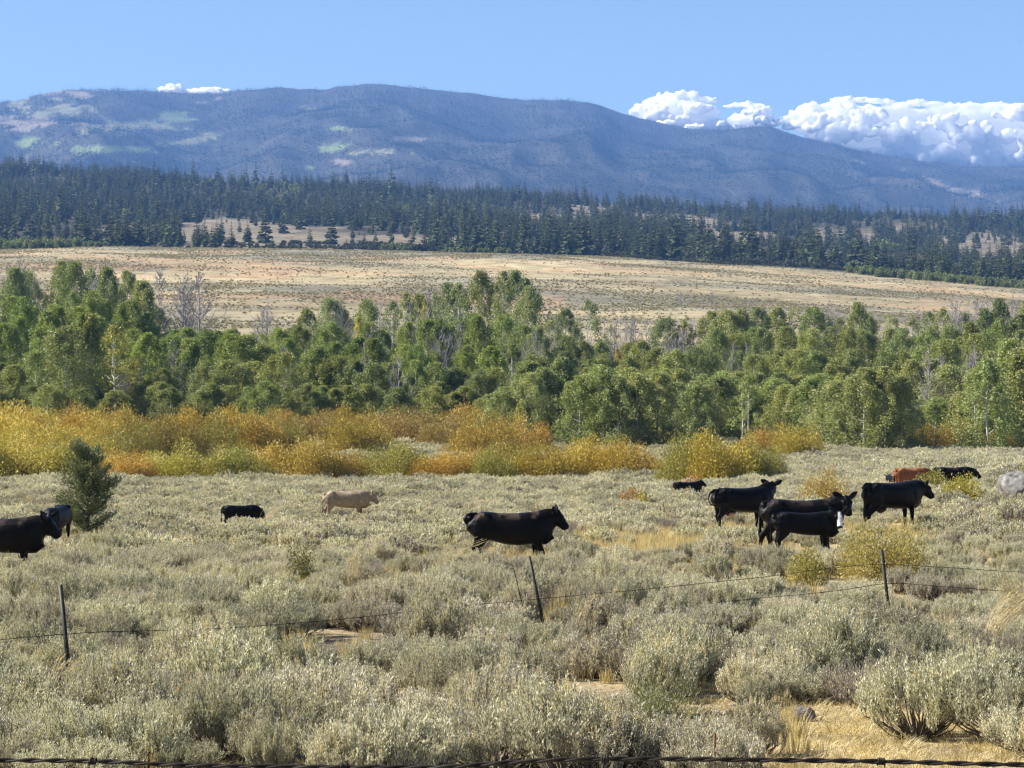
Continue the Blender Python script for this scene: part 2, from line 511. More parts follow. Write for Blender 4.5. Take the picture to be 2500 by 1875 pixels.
def build_land():
    # rows by distance, denser close by
    rows = [-40, -25, -12, -4, 0, 2, 4, 6, 8]
    d = 10.0
    while d < 4600:
        rows.append(d); d *= 1.018 if d > 30 else 1.03
    rows.append(4600.0)
    rows = np.array(rows)
    T = np.linspace(-1, 1, 221)
    Y, TT = np.meshgrid(rows, T, indexing='ij')
    HW = 26 + 0.36 * np.maximum(Y, 0)
    X = TT * HW
    Z = gz(X, Y)
    nr, nc = Y.shape
    v = np.stack([X, Y, Z], -1).reshape(-1, 3)
    idx = np.arange(nr * nc).reshape(nr, nc)
    f = np.stack([idx[:-1, :-1], idx[:-1, 1:], idx[1:, 1:], idx[1:, :-1]], -1).reshape(-1, 4)
    me = mesh_np('ground', v, f, [M['ground'], M['hill']], (np.repeat(rows[:-1], nc - 1) > 420).astype(int), True)
    x, y = v[:, 0], v[:, 1]
    # soil colours: what the ground itself is
    n = fbm(x * 0.35, y * 0.35, 61, 4)[:, None]
    soil = np.array([0.135, 0.105, 0.075]); straw = np.array([0.40, 0.32, 0.175]); dry = np.array([0.34, 0.275, 0.165])
    near = soil + (dry - soil) * sstep(0.35, 0.7, n)
    open_ = (sstep(34, 48, y) * (.35 + .65 * sstep(.4, .6, fbm(x * .2, y * .2, 65, 3))))[:, None]
    near = near * (1 - open_) + (straw * .75 + dry * .25) * open_
    pm = patch_mask(x, y)[:, None]
    bare = sstep(.52, .62, fbm(x * 1.3, y * 1.3, 63, 3))[:, None] * .75
    pm = pm * (1 - bare)
    near = near * (1 - pm) + (straw * 0.8 + dry * 0.2) * pm
    valley = np.array([0.11, 0.10, 0.06])
    g = meadow_grass(x, np.maximum(y, 1))[:, None]
    mead = np.array([0.205, 0.188, 0.135]) * (1 - g) + np.array([0.33, 0.275, 0.165]) * g
    red = (fbm(x * 0.02, y * 0.05, 71, 3) > 0.6).astype(float)[:, None] * sstep(600, 700, y)[:, None]
    mead = mead * (1 - 0.4 * red) + np.array([0.45, 0.27, 0.15]) * 0.4 * red
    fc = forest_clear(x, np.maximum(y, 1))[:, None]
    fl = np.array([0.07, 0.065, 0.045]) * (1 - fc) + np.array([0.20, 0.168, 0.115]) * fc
    a = sstep(225, 260, y)[:, None]; b = sstep(410, 470, y)[:, None]; c = sstep(1230, 1290, y)[:, None]
    col = near * (1 - a) + valley * a
    col = col * (1 - b) + mead * b
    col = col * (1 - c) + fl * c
    at = me.color_attributes.new('soil', 'FLOAT_COLOR', 'POINT')
    at.data.foreach_set('color', np.concatenate([col, np.ones((len(col), 1))], 1).astype(np.float32).ravel())
    struct('ground', me)
build_land()

# ------------------------------------------------------------------ mountain
RIDGE = np.array([(-900,300),(-400,262),(0,222),(60,210),(110,196),(185,193),(270,193),(330,196),(400,201),(480,199),(560,191),(600,187),(640,189),(700,191),(740,184),(780,179),(830,181),(900,187),(1000,198),(1100,209),(1160,216),(1210,213),(1270,219),(1330,236),(1380,253),(1450,269),(1520,279),(1560,281),(1610,273),(1660,271),(1700,286),(1760,301),(1830,318),(1900,331),(1980,344),(2080,356),(2212,359),(2600,392),(3100,430)], float) * 1.13
MD0, MD1, MD2 = 4300.0, 9000.0, 10600.0
def mz(x, y):
    u = 1250 + F * x / y
    rv = np.interp(u, RIDGE[:, 0], RIDGE[:, 1]) + 2.5
    rv = rv + (fbm(u * 0.022, u * 0 + 3, 83, 4, .6) - .5) * np.interp(u, [0, 1000, 1700, 2500], [13, 8, 8, 4])
    zr = CZ + (VH - rv) / F * MD1
    base = np.interp(u, [-1000, 0, 1250, 2500, 3500], [60., 45., 20., -10., -20.])
    t = (y - MD0) / (MD1 - MD0)
    prof = np.where(t < 1, np.clip(t, 0, 1) ** 1.25 * 0.93 + 0.07 * sstep(0, 1, t), 1 - 0.5 * (t - 1) ** 0.9)
    env = np.sin(np.clip(t, 0, 1) * np.pi) ** 0.8
    n = fbm(x * 0.0011, y * 0.0007, 81, 5, 0.55) - 0.5
    gully = np.abs(fbm(x * 0.0019 + 5, y * 0.0006, 87, 3) - 0.5) * 2
    small = fbm(x * 0.008, y * 0.008, 89, 3) - 0.5
    return base + (zr - base) * prof + env * (n * 230 - gully * 150 + 62) + small * 16 * np.clip(1.2 - t, 0.25, 1)

# meadows and bare ground on the mountain: u, v, half width, half height (photo px), slope, tint
MCLEAR = [(160, 262, 190, 22, 0.02, 'mix'), (60, 300, 110, 22, 0.1, 'tan'), (330, 310, 130, 16, -0.05, 'mix'), (80, 350, 60, 16, 0, 'green'), (270, 365, 150, 15, -0.05, 'green'), (440, 285, 60, 22, 0, 'green'), (480, 340, 60, 12, -0.2, 'mix'),
          (540, 238, 45, 12, -0.2, 'tan'), (810, 360, 80, 14, 0.1, 'green'), (900, 375, 80, 10, 0.05, 'mix'), (1000, 341, 40, 7, 0, 'tan'), (830, 395, 30, 7, 0, 'tan'), (2290, 450, 90, 9, 0.42, 'tan'), (2370, 475, 70, 9, 0.2, 'tan'), (2100, 395, 25, 4, .3, 'tan'),
          (200, 232, 50, 12, 0.2, 'tan'), (60, 238, 90, 10, -0.15, 'tan'), (840, 314, 30, 5, 0, 'green'), (760, 268, 40, 6, 0.2, 'mix'), (740, 410, 60, 7, 0, 'green')]
def m_clear(x, y, z):
    u = 1250 + F * x / y; v = VH - (z - CZ) / y * F
    n = (fbm(u * 0.02, v * 0.06, 91, 5, .65) - 0.5) * 3.0
    m = np.zeros_like(u); g = np.zeros_like(u)
    for (uu, vv, wu, hv, s, k) in MCLEAR:
        r = np.sqrt(((u - uu) / wu) ** 2 + ((v - vv - (u - uu) * s) / hv) ** 2) + n
        a = .95 - .95 * sstep(0.5, 0.8, r)
        g = np.where(a > m, {'green': 1.0, 'mix': 0.5, 'tan': 0.0}[k], g)
        m = np.maximum(m, a)
    return m, g

def build_mountain():
    U = np.arange(-1300, 3801, 12.0)
    D = np.concatenate([np.linspace(MD0, MD1, 130), np.linspace(MD1, MD2, 16)[1:]])
    DD, UU = np.meshgrid(D, U, indexing='ij')
    X = (UU - 1250) / F * DD
    Z = mz(X, DD)
    nr, nc = DD.shape
    v = np.stack([X, DD, Z], -1).reshape(-1, 3)
    idx = np.arange(nr * nc).reshape(nr, nc)
    f = np.stack([idx[:-1, :-1], idx[:-1, 1:], idx[1:, 1:], idx[1:, :-1]], -1).reshape(-1, 4)
    me = mesh_np('mountain', v, f, [M['hill']], None, True)
    m, g = m_clear(v[:, 0], v[:, 1], v[:, 2])
    m = m[:, None]; g = g[:, None]
    col = np.array([0.07, 0.066, 0.052]) * (1 - m) + m * (np.array([0.25, 0.21, 0.16]) * (1 - g) + np.array([0.17, 0.215, 0.085]) * g)
    at = me.color_attributes.new('soil', 'FLOAT_COLOR', 'POINT')
    at.data.foreach_set('color', np.concatenate([col, np.ones((len(col), 1))], 1).astype(np.float32).ravel())
    struct('mountain', me)
build_mountain()

# ------------------------------------------------------------------ conifers
def conifer_geo(H, Rr, nw, per, seed, droop=0.25, ragged=0.25):
    rs = np.random.default_rng(seed)
    trunk = Geo(); fol = Geo()
    k = 6
    pts = np.zeros((1, k, 3)); pts[0, :, 2] = np.linspace(-0.5, H * 0.97, k)
    tubes(trunk, pts, np.linspace(H * 0.013, H * 0.002, k)[None], 6)
    cs, ds, Ls, Ws = [], [], [], []
    for w in range(nw):
        t = (w + rs.uniform(-0.3, 0.3)) / nw
        z = H * (0.06 + 0.92 * t)
        rad = Rr * (1 - max(t, 0)) ** 0.85 * (0.55 + 0.45 * min(1, t * 6 + 0.35)) + 0.1
        nb = max(3, int(per * (1 - 0.5 * t)))
        for b in range(nb):
            a = rs.uniform(0, 2 * np.pi)
            r = rad * rs.uniform(1 - ragged * 1.6, 1 + ragged * 0.7)
            dirv = np.array([math.cos(a), math.sin(a), -droop + 0.5 * t + rs.uniform(-0.12, 0.12)])
            for (fr, ln, wd, off) in ((0.42, 0.75, 0.42, 0.0), (0.75, 0.55, 0.34, 0.5), (0.75, 0.55, 0.34, -0.5)):
                dv = np.array([math.cos(a + off), math.sin(a + off), dirv[2] - 0.08])
                cs.append(np.array([0, 0, z]) + dirv * r * fr); ds.append(dv); Ls.append(r * ln); Ws.append(r * wd * 1.2)
    n = len(cs); cs = np.array(cs); ds = unit(np.array(ds)); Ls = np.array(Ls)[:, None]; Ws = np.array(Ws)[:, None]
    up = np.array([0, 0, 1.0]) + rs.normal(size=(n, 3)) * 0.45
    s = unit(np.cross(ds, up))
    a = cs - ds * Ls * .5; tt = cs + ds * Ls * .5; m = cs + np.array([0, 0, 0.0])
    hang = np.array([0, 0, -1.0]) * Ws * 0.35
    v = np.stack([a, m + s * Ws * .5 + hang, tt + hang * 0.6, m - s * Ws * .5 + hang], 1).reshape(-1, 3)
    fol.add(v, np.arange(4 * n).reshape(n, 4))
    # leader
    tubes(fol, np.array([[[0, 0, H * 0.93], [0, 0, H * 0.97], [0, 0, H * 1.02]]]), np.array([[H * .012, H * .008, 0.01]]), 4)
    return trunk, fol

CON = []
for i, (rr, nw, per) in enumerate(((4.2, 22, 9), (4.8, 20, 9), (3.6, 24, 8), (5.4, 18, 10))):
    tg, fg = conifer_geo(20.0, rr, nw, per, 200 + i, 0.2 + 0.08 * i, 0.2 + 0.05 * i)
    CON.append((tg.mesh('conifer_trunk', M['bark']), fg.mesh('conifer_crown', M['needle']), join_mesh('conifer', [tg, fg], [M['bark'], M['needle']])))
MCON = []
for i, (rr, nw, per) in enumerate(((2.6, 6, 5), (3.2, 6, 5), (3.6, 5, 6))):
    tg, fg = conifer_geo(16.0, rr * 1.25, nw, per, 240 + i, 0.25, 0.3)
    MCON.append(fg.mesh('mountain_conifer', M['needle_far']))

def frustum_pts(d0, d1, spacing, margin=1.12, pad=0.0, jit=0.5):
    """jittered grid of points on the land inside a widened field of view"""
    ys = np.arange(d0, d1, spacing)
    xm = 0.231 * margin * d1 + pad
    xs = np.arange(-xm, xm, spacing)
    X, Y = np.meshgrid(xs, ys)
    X = X + (rng.random(X.shape) - .5) * 2 * jit * spacing
    Y = Y + (rng.random(X.shape) - .5) * 2 * jit * spacing
    X = X.ravel(); Y = Y.ravel()
    k = (np.abs(X) < 0.231 * margin * Y + pad) & (Y > d0) & (Y < d1)
    return X[k], Y[k]

# forest on the slope
X, Y = frustum_pts(1260, 2950, 11.5, 1.3, 10)
u = 1250 + F * X / Y
edge = np.interp(u, [-300, 0, 180, 500, 560, 1000, 1250, 1700, 2050, 2150, 2500, 2900], [1290, 1290, 1285, 1265, 1420, 1420, 1290, 1290, 1280, 1275, 1265, 1265])
edge = edge + (fbm(X * .02, Y * .004, 105, 3) - .4) * 150
fc = forest_clear(X, Y)
dens = np.where(Y < edge, 0.0, 1.0) * (1 - 0.9 * fc)
dens *= 0.42 + 0.8 * sstep(0.35, 0.6, fbm(X * 0.01, Y * 0.01, 101, 3))
k = rng.random(len(X)) < dens
X, Y = X[k], Y[k]
Z = gz(X, Y)
hs = np.clip(rng.normal(0.64, 0.27, len(X)), 0.2, 1.5) * np.interp(Y, [1260, 1400, 1500, 2900], [1.15, 1.1, .98, 1.05])
hs *= 0.45 + 1.15 * fbm(X * 0.013, Y * 0.013, 103, 3)
hs *= 1 + .45 * (1 - sstep(60, 640, 1250 + F * X / Y)) * (1 - sstep(1290, 1500, Y))
order = np.argsort(Y / hs)
infr = np.abs(F * X / Y) < 1270
near_ids = [i for i in order if infr[i]][:296]
near_set = np.zeros(len(X), bool); near_set[near_ids] = True

def con_label(u, s):
    size = 'tall' if s > .95 else ('medium' if s > .62 else 'small')
    for lim, where in ((200, 'at the far left above the aspens'), (400, 'above the bare trees of the left grove'), (620, 'just left of the tan clearing'), (850, 'in or behind the tan clearing'), (1100, 'right of the tan clearing'), (1350, 'above the tallest aspens'), (1600, 'above the gap of bare trees'), (1850, 'below the dip of the ridge'), (2100, 'left of the lone conifers at right'), (9999, 'at the far right end of the meadow')):
        if u < lim: break
    return size + ' dark green conifer of the forest edge ' + where, size + ' conifers ' + where
for i in near_ids:
    lab, grp = con_label(1250 + F * X[i] / Y[i], hs[i])
    c = CON[int(rng.integers(4))]
    s = hs[i]; w = s * rng.uniform(0.85, 1.25)
    thing('conifer_tree', lab, 'conifer', grp, (X[i], Y[i], Z[i]), rng.uniform(0, 6.28), (w, w, s), [('trunk', c[0]), ('crown', c[1])])
# lone conifers standing before the forest: u, top v, base v, d
LONE = [(565, 540, 630, 1262), (588, 590, 630, 1255), (610, 597, 628, 1250), (665, 575, 604, 1330), (712, 578, 632, 1252), (733, 583, 631, 1258), (770, 586, 632, 1240), (845, 602, 632, 1235), (942, 588, 630, 1245), (1003, 570, 610, 1300),
        (2130, 590, 690, 1225), (2230, 610, 695, 1215), (2268, 622, 690, 1235), (2300, 600, 690, 1225), (2350, 605, 693, 1222), (2395, 612, 695, 1218), (2440, 620, 700, 1215), (2480, 612, 702, 1210), (520, 545, 628, 1262), (480, 560, 626, 1266), (2195, 625, 690, 1240), (2330, 632, 692, 1215), (2460, 640, 700, 1205)]
for n, (uu, tv, bv, d) in enumerate(sorted(LONE)):
    p = at_u(uu, d)
    H = (CZ + (VH - tv) / F * d) - p.z
    c = CON[n % 4]; s = max(H, 4) / 20.0; w = s * rng.uniform(1.05, 1.35)
    thing('conifer_tree', 'separate dark conifer in front of the forest, %s such tree from the left' % ORD[n], 'conifer', 'lone conifers at the meadow edge', p, rng.uniform(0, 6.28), (w, w, s), [('trunk', c[0]), ('crown', c[1])])

rest = ~near_set
pts = np.stack([X, Y, Z], 1)[rest]; n = len(pts); s = hs[rest]; w = s * rng.uniform(0.8, 1.3, n)
rot = np.zeros((n, 3)); rot[:, 2] = rng.uniform(0, 6.28, n)
scatter('forest', 'dark conifer forest covering the slope behind the meadow', 'forest', pts, rot, np.stack([w, w, s], 1), rng.integers(0, 4, n), [c[2] for c in CON])

# trees on the mountain
Xm, Ym = frustum_pts(MD0 + 250, MD1 + 220, 14.0, 1.3, 50)
Zm = mz(Xm, Ym)
mm, _ = m_clear(Xm, Ym, Zm)
mm = sstep(.35, .75, mm + (fbm(Xm * 0.02, Ym * 0.02, 117, 2) - .5) * .9)
dn = (1 - 0.93 * mm) * (0.5 + 0.75 * sstep(0.3, 0.62, fbm(Xm * 0.006, Ym * 0.006, 111, 3)))
um = 1250 + F * Xm / Ym; vm = VH - (Zm - CZ) / Ym * F
dn *= np.where((um < 900) & (vm < 260), 0.75, 1.0)
k = (rng.random(len(Xm)) < dn) & (vm < np.interp(um, [-100, 600, 1300, 2000, 2600], [440, 480, 520, 560, 575]))
Xm, Ym, Zm = Xm[k], Ym[k], Zm[k]
n = len(Xm); s = np.clip(rng.normal(1.05, 0.42, n), 0.4, 2.3) * (.6 + .8 * fbm(Xm * .01, Ym * .01, 119, 2)) * np.interp(Ym, [8300, 8900], [1, .72]); w = s * rng.uniform(1.0, 1.5, n)
rot = np.zeros((n, 3)); rot[:, 2] = rng.uniform(0, 6.28, n)
scatter('mountain_forest', 'blue hazy conifer forest covering the long mountain', 'forest', np.stack([Xm, Ym, Zm], 1), rot, np.stack([w, w, s], 1), rng.integers(0, 3, n), MCON)
print('conifers', len(X), 'mountain trees', n)

# ------------------------------------------------------------------ broadleaf trees and bushes
def aspen_geo(H, cr, nclump, per, seed, base=0.22, lean=0.3, leafsz=0.16, multi=1):
    rs = np.random.default_rng(seed)
    tr = Geo(); fo = Geo()
    for m in range(multi):
        k = 7
        t = np.linspace(0, 1, k)
        off = rs.normal(size=2) * 0.35 * (m > 0)
        px = off[0] + np.cumsum(rs.normal(0, 0.10 * lean, k)) * H / 6
        py = off[1] + np.cumsum(rs.normal(0, 0.10 * lean, k)) * H / 6
        pts = np.stack([px, py, t * H * 0.95 - 0.3], 1)
        tubes(tr, pts[None], (H * 0.011 * (1 - 0.85 * t))[None], 6)
        # limbs
        nl = 14
        bt = rs.uniform(base + 0.02, 0.9, nl)
        bp = np.stack([np.interp(bt, t, pts[:, i]) for i in range(3)], 1)
        an = rs.uniform(0, 2 * np.pi, nl)
        ln = cr * (1.05 - bt) * rs.uniform(0.7, 1.2, nl)
        tip = bp + np.stack([np.cos(an) * ln, np.sin(an) * ln, ln * rs.uniform(0.5, 1.1, nl)], 1)
        mid = (bp + tip) / 2 + np.array([0, 0, -0.12]) * ln[:, None]
        tubes(tr, np.stack([bp, mid, tip], 1), np.stack([np.full(nl, H * 0.0042), np.full(nl, H * 0.003), np.full(nl, H * 0.001)], 1), 4)
    # crown: leaf clumps inside an uneven egg
    C = []; Dd = []; S = []
    for c in range(nclump):
        t = rs.uniform(0, 1) ** 0.85
        z = H * (base + (1 - base) * t * 0.97)
        rmax = cr * min(1.0, .72 + 1.2 * t) * (1 - t ** 2.5) ** 0.75 * rs.uniform(0.7, 1.15) + .12
        rr = rmax * math.sqrt(rs.uniform(0.12, 1))
        a = rs.uniform(0, 2 * np.pi)
        cc = np.array([math.cos(a) * rr, math.sin(a) * rr, z])
        cs = rs.uniform(0.5, 1.0) * cr * 0.36 * (1 - .35 * t)
        n = int(per * rs.uniform(0.6, 1.4))
        q = unit(rs.normal(size=(n, 3))) * (rs.uniform(0, 1, (n, 1)) ** 0.5) * cs * np.array([.85, .85, 1.7])
        C.append(cc + q); Dd.append(unit(q) * 0.5 + rs.normal(size=(n, 3)) * 0.6); S.append(rs.uniform(0.7, 1.25, n) * leafsz)
    C = np.concatenate(C); Dd = np.concatenate(Dd); S = np.concatenate(S)
    k = C[:, 2] < H * 1.0
    leaves(fo, C[k], Dd[k], S[k], S[k] * 0.8, 0.12)
    return tr, fo

ASP = []      # dense
for i in range(6):
    tr, fo = aspen_geo(10.0, [2.7, 3.0, 2.4, 2.8, 3.2, 2.5][i], 105, 128, 300 + i, base=[.0, .02, .04, .0, .03, .05][i])
    ASP.append((tr.mesh('aspen_trunk', M['aspen_bark']), fo.mesh('aspen_crown', M['aspen'])))
ASPS = []     # sparse, stems showing
for i in range(3):
    tr, fo = aspen_geo(10.0, [2.1, 1.8, 2.4][i], 56, 72, 320 + i, base=0.15, multi=2)
    ASPS.append((tr.mesh('aspen_trunk', M['aspen_bark']), fo.mesh('aspen_crown', M['aspen'])))

def bare_geo(H, seed, spread=0.33, nl=30, multi=1):
    rs = np.random.default_rng(seed)
    tr = Geo(); tw = Geo()
    for m in range(multi):
        k = 8; t = np.linspace(0, 1, k)
        o = rs.normal(size=2) * 0.5 * (m > 0); ln_ = rs.normal(size=2) * 0.6 * (m > 0)
        pts = np.stack([o[0] + ln_[0] * t + np.cumsum(rs.normal(0, .04, k)) * H / 10, o[1] + ln_[1] * t + np.cumsum(rs.normal(0, .04, k)) * H / 10, t * H * rs.uniform(0.85, 1) - 0.3], 1)
        tubes(tr, pts[None], (H * 0.012 * (1 - 0.9 * t))[None], 6)
        bt = rs.uniform(0.15, 0.95, nl)
        bp = np.stack([np.interp(bt, t, pts[:, i]) for i in range(3)], 1)
        an = rs.uniform(0, 2 * np.pi, nl); ln = H * spread * (1.1 - bt) * rs.uniform(0.6, 1.2, nl)
        tip = bp + np.stack([np.cos(an) * ln * .7, np.sin(an) * ln * .7, ln * rs.uniform(0.5, 1.2, nl)], 1)
        mid = (bp + tip) / 2 + rs.normal(size=(nl, 3)) * 0.08 * ln[:, None] - np.array([0, 0, .1]) * ln[:, None]
        tubes(tw, np.stack([bp, mid, tip], 1), np.stack([np.full(nl, H * .0045), np.full(nl, H * .0032), np.full(nl, H * .0014)], 1), 4)
        # twigs
        for r in range(6):
            f = rs.uniform(0.3, 1, nl)[:, None]
            b2 = bp * (1 - f) + tip * f
            d2 = unit(tip - bp + rs.normal(size=(nl, 3)) * ln[:, None] * 0.55)
            t2 = b2 + d2 * (ln * rs.uniform(0.25, 0.5, nl))[:, None] + np.array([0, 0, 0.12]) * ln[:, None]
            tubes(tw, np.stack([b2, t2], 1), np.stack([np.full(nl, H * .0022), np.full(nl, H * .0010)], 1), 3)
    return tr, tw
BARE = []
for i in range(4):
    tr, tw = bare_geo(10.0, 340 + i, [.3, .36, .26, .4][i], [30, 34, 26, 20][i], [1, 1, 1, 3][i])
    BARE.append((tr.mesh('bare_trunk', M['dead_bark']), tw.mesh('bare_twigs', M['dead_bark'])))

def bush_geo(Rr, H, n, seed, L, W, mat_stem, lobes=7, upright=0.8, shell=0.55, nstem=40):
    """mounded bush of several lobes, stems fanning from the base"""
    rs = np.random.default_rng(seed)
    st = Geo(); fo = Geo()
    lo = []
    for i in range(lobes):
        a = rs.uniform(0, 2 * np.pi); r = Rr * math.sqrt(rs.uniform(0, 1)) * 0.62
        lr = Rr * rs.uniform(0.38, 0.62)
        lh = H * rs.uniform(0.62, 1.0) * (1 - 0.35 * (r / Rr) ** 2)
        lo.append((math.cos(a) * r, math.sin(a) * r, lr, lh))
    C = []; Dd = []
    m = n // lobes
    for (x, y, lr, lh) in lo:
        q = unit(rs.normal(size=(m, 3))); q[:, 2] = np.abs(q[:, 2]) * 1.15 - 0.12
        rr = (1 - shell * rs.uniform(0, 1, (m, 1)) ** 1.8) * rs.uniform(0.86, 1.12, (m, 1))
        c = q * rr * np.array([lr, lr, lh * 0.93]) + np.array([x, y, lh * 0.07])
        C.append(c); d = q * np.array([0.7, 0.7, 0.5]) + np.array([0, 0, upright]); Dd.append(d + rs.normal(size=(m, 3)) * 0.45)
    C = np.concatenate(C); Dd = np.concatenate(Dd)
    k = C[:, 2] > 0.02
    C, Dd = C[k], Dd[k]
    S = rs.uniform(0.65, 1.35, len(C))
    leaves(fo, C, Dd, L * S, W * S, 0.1)
    tip = C[rs.integers(0, len(C), nstem)] * np.array([0.95, 0.95, 0.97])
    b = np.stack([rs.normal(0, Rr * 0.14, nstem), rs.normal(0, Rr * 0.14, nstem), np.full(nstem, -0.05)], 1)
    mid = b * 0.5 + tip * 0.5 + np.array([0, 0, 0.12 * H])
    tubes(st, np.stack([b, mid, tip], 1), np.stack([np.full(nstem, 0.011 * H), np.full(nstem, 0.008 * H), np.full(nstem, 0.002 * H)], 1), 4)
    return st, fo
WIL = []
for i in range(5):
    st, fo = bush_geo(2.6, 3.0, 15000, 360 + i, 0.12, 0.055, None, lobes=[7, 9, 8, 10, 6][i], upright=.65, shell=.42)
    WIL.append((st.mesh('willow_stems', M['willow_stem']), fo.mesh('willow_leaves', M['willow'])))

# willows: (u, d, half width px, top v, colour)
GOLD = (0.48, 0.36, 0.072); YEL = (0.55, 0.445, 0.095); ORA = (0.415, 0.30, 0.068); OLI = (0.32, 0.30, 0.078); RED = (0.375, 0.27, 0.09); DGO = (0.29, 0.23, 0.055)
WN = [ # nearer row
 (-70,172,110,1072,YEL),(50,172,115,1078,YEL),(140,176,90,1085,OLI),(250,174,70,1100,YEL),(310,171,75,1110,GOLD),(400,174,90,1105,YEL),(490,172,95,1088,OLI),(585,172,80,1095,OLI),(660,175,75,1090,YEL),(745,173,95,1072,GOLD),(825,172,65,1105,ORA),
 (905,176,60,1108,ORA),(970,173,85,1082,OLI),(1065,170,60,1110,GOLD),(1120,172,80,1098,GOLD),(1195,170,65,1100,OLI),(1270,172,85,1084,ORA),(1335,171,75,1092,GOLD),(1440,174,90,1074,GOLD),(1520,172,85,1080,GOLD),(1572,171,50,1115,ORA),
 (1690,150,75,1075,OLI),(1770,149,100,1062,GOLD),(1850,151,65,1085,OLI)]
WF = [ # farther row
 (-60,205,110,985,GOLD),(30,200,110,992,YEL),(20,222,120,984,YEL),(110,215,110,990,GOLD),(120,192,100,1030,YEL),(200,205,110,1010,YEL),(215,225,100,985,ORA),(290,215,95,990,GOLD),(300,196,85,1035,OLI),(-20,188,110,1040,YEL),(90,184,100,1062,YEL),(200,187,95,1060,GOLD),(375,208,95,1000,DGO),(440,202,80,1020,DGO),
 (470,228,90,990,GOLD),(560,212,95,1000,OLI),(560,230,90,988,GOLD),(640,212,90,1000,GOLD),(690,215,70,1015,OLI),(690,236,80,990,ORA),(760,235,80,1000,RED),(830,238,80,988,ORA),(875,212,100,1005,GOLD),(960,232,90,1000,RED),(1040,236,90,992,RED),(1085,226,70,1010,RED),
 (1000,246,80,985,ORA),(1120,244,90,988,ORA),(1190,212,105,1008,GOLD),(1225,238,80,995,ORA),(1290,216,60,1020,ORA),
 (1880,212,70,1040,ORA),(1940,205,80,1035,GOLD),(1830,210,50,1060,GOLD),(2270,228,60,1030,DGO),(2330,228,60,1020,DGO),(2450,228,50,1045,DGO),(1640,232,50,1030,GOLD),(1480,250,50,1000,GOLD)]
def cname(c):
    return {GOLD: 'golden', YEL: 'bright yellow', ORA: 'orange', OLI: 'olive yellow', RED: 'rusty orange', DGO: 'dark gold'}[c]
for row, nm in ((WN, 'nearer willow row'), (WF, 'farther willow band')):
    for n, (uu, d, hw, tv, c) in enumerate(sorted(row)):
        p = at_u(uu, d)
        H = (CZ + (VH - tv) / F * d) - p.z
        w = hw / F * d * (1.42 if row is WN else 1.25) / 2.6
        if row is WN: H *= 1.13
        g = WIL[int(rng.integers(5))]
        jc = tuple(np.clip(np.array(c) * rng.uniform(0.92, 1.08, 3), 0, 1))
        o = thing('willow_bush', '%s willow, %s from the left in the %s' % (cname(c), ORD[n] if n < 30 else 'about ' + str(n + 1) + 'th', nm), 'willow', 'willows in the ' + nm, p, rng.uniform(0, 6.28), (w, w * 0.9, max(H, 1.2) / 2.75), [('stems', g[0]), ('foliage', g[1])], jc)

# aspen rows: depth, spread, spacing px, profile of tops, region words
ROWS = [
 ('back', 395, 22, 46, [(-150,660),(0,655),(60,642),(150,618),(230,640),(320,660),(360,700),(400,770),(480,780),(560,800),(700,800),(770,720),(840,735),(900,725),(1000,705),(1080,690),(1150,662),(1250,648),(1300,705),(1350,765),(1400,722),(1450,735),(1500,810),(1560,810),(1620,775),(1700,765),(1800,750),(1930,742),(2050,742),(2120,740),(2250,752),(2350,742),(2500,722),(2650,720)]),
 ('middle', 345, 16, 50, [(-150,740),(0,700),(100,720),(200,700),(320,730),(400,790),(500,790),(600,800),(700,790),(800,790),(900,780),(1000,790),(1100,760),(1200,760),(1300,790),(1400,810),(1500,840),(1600,815),(1700,800),(1800,790),(2000,790),(2200,800),(2500,770),(2650,770)]),
 ('inner', 300, 14, 52, [(-150,800),(0,770),(60,755),(180,740),(280,800),(400,810),(500,800),(600,815),(700,810),(800,820),(900,820),(1000,835),(1100,830),(1200,835),(1300,840),(1400,850),(1500,860),(1600,850),(1700,845),(1800,850),(2000,850),(2200,855),(2350,820),(2500,800),(2650,800)]),
 ('front', 262, 9, 50, [(-150,880),(0,880),(80,860),(135,785),(215,760),(310,805),(400,890),(500,862),(600,870),(700,862),(800,838),(900,872),(1000,880),(1080,872),(1180,905),(1280,880),(1360,870),(1480,890),(1600,890),(1800,900),(2000,900),(2200,880),(2350,870),(2500,830),(2650,830)]),
 ('sapling', 254, 8, 34, [(-150,950),(0,940),(150,930),(250,945),(350,930),(450,940),(600,930),(750,935),(900,940),(1050,930),(1150,945),(1260,960),(1400,950),(1600,945),(1800,950),(2000,955),(2300,950),(2650,930)]),
 ('clump', 232, 7, 44, [(1250,940),(1290,905),(1360,895),(1430,905),(1480,890),(1560,905),(1640,915),(1700,940)]),
 ('clump', 226, 6, 42, [(2030,935),(2070,895),(2130,885),(2190,900),(2215,945)]),
 ('clump', 229, 6, 42, [(2375,900),(2420,850),(2480,815),(2560,800)]),
 ('clump', 244, 6, 46, [(1700,930),(1800,915),(1900,925),(2000,915)]),
]
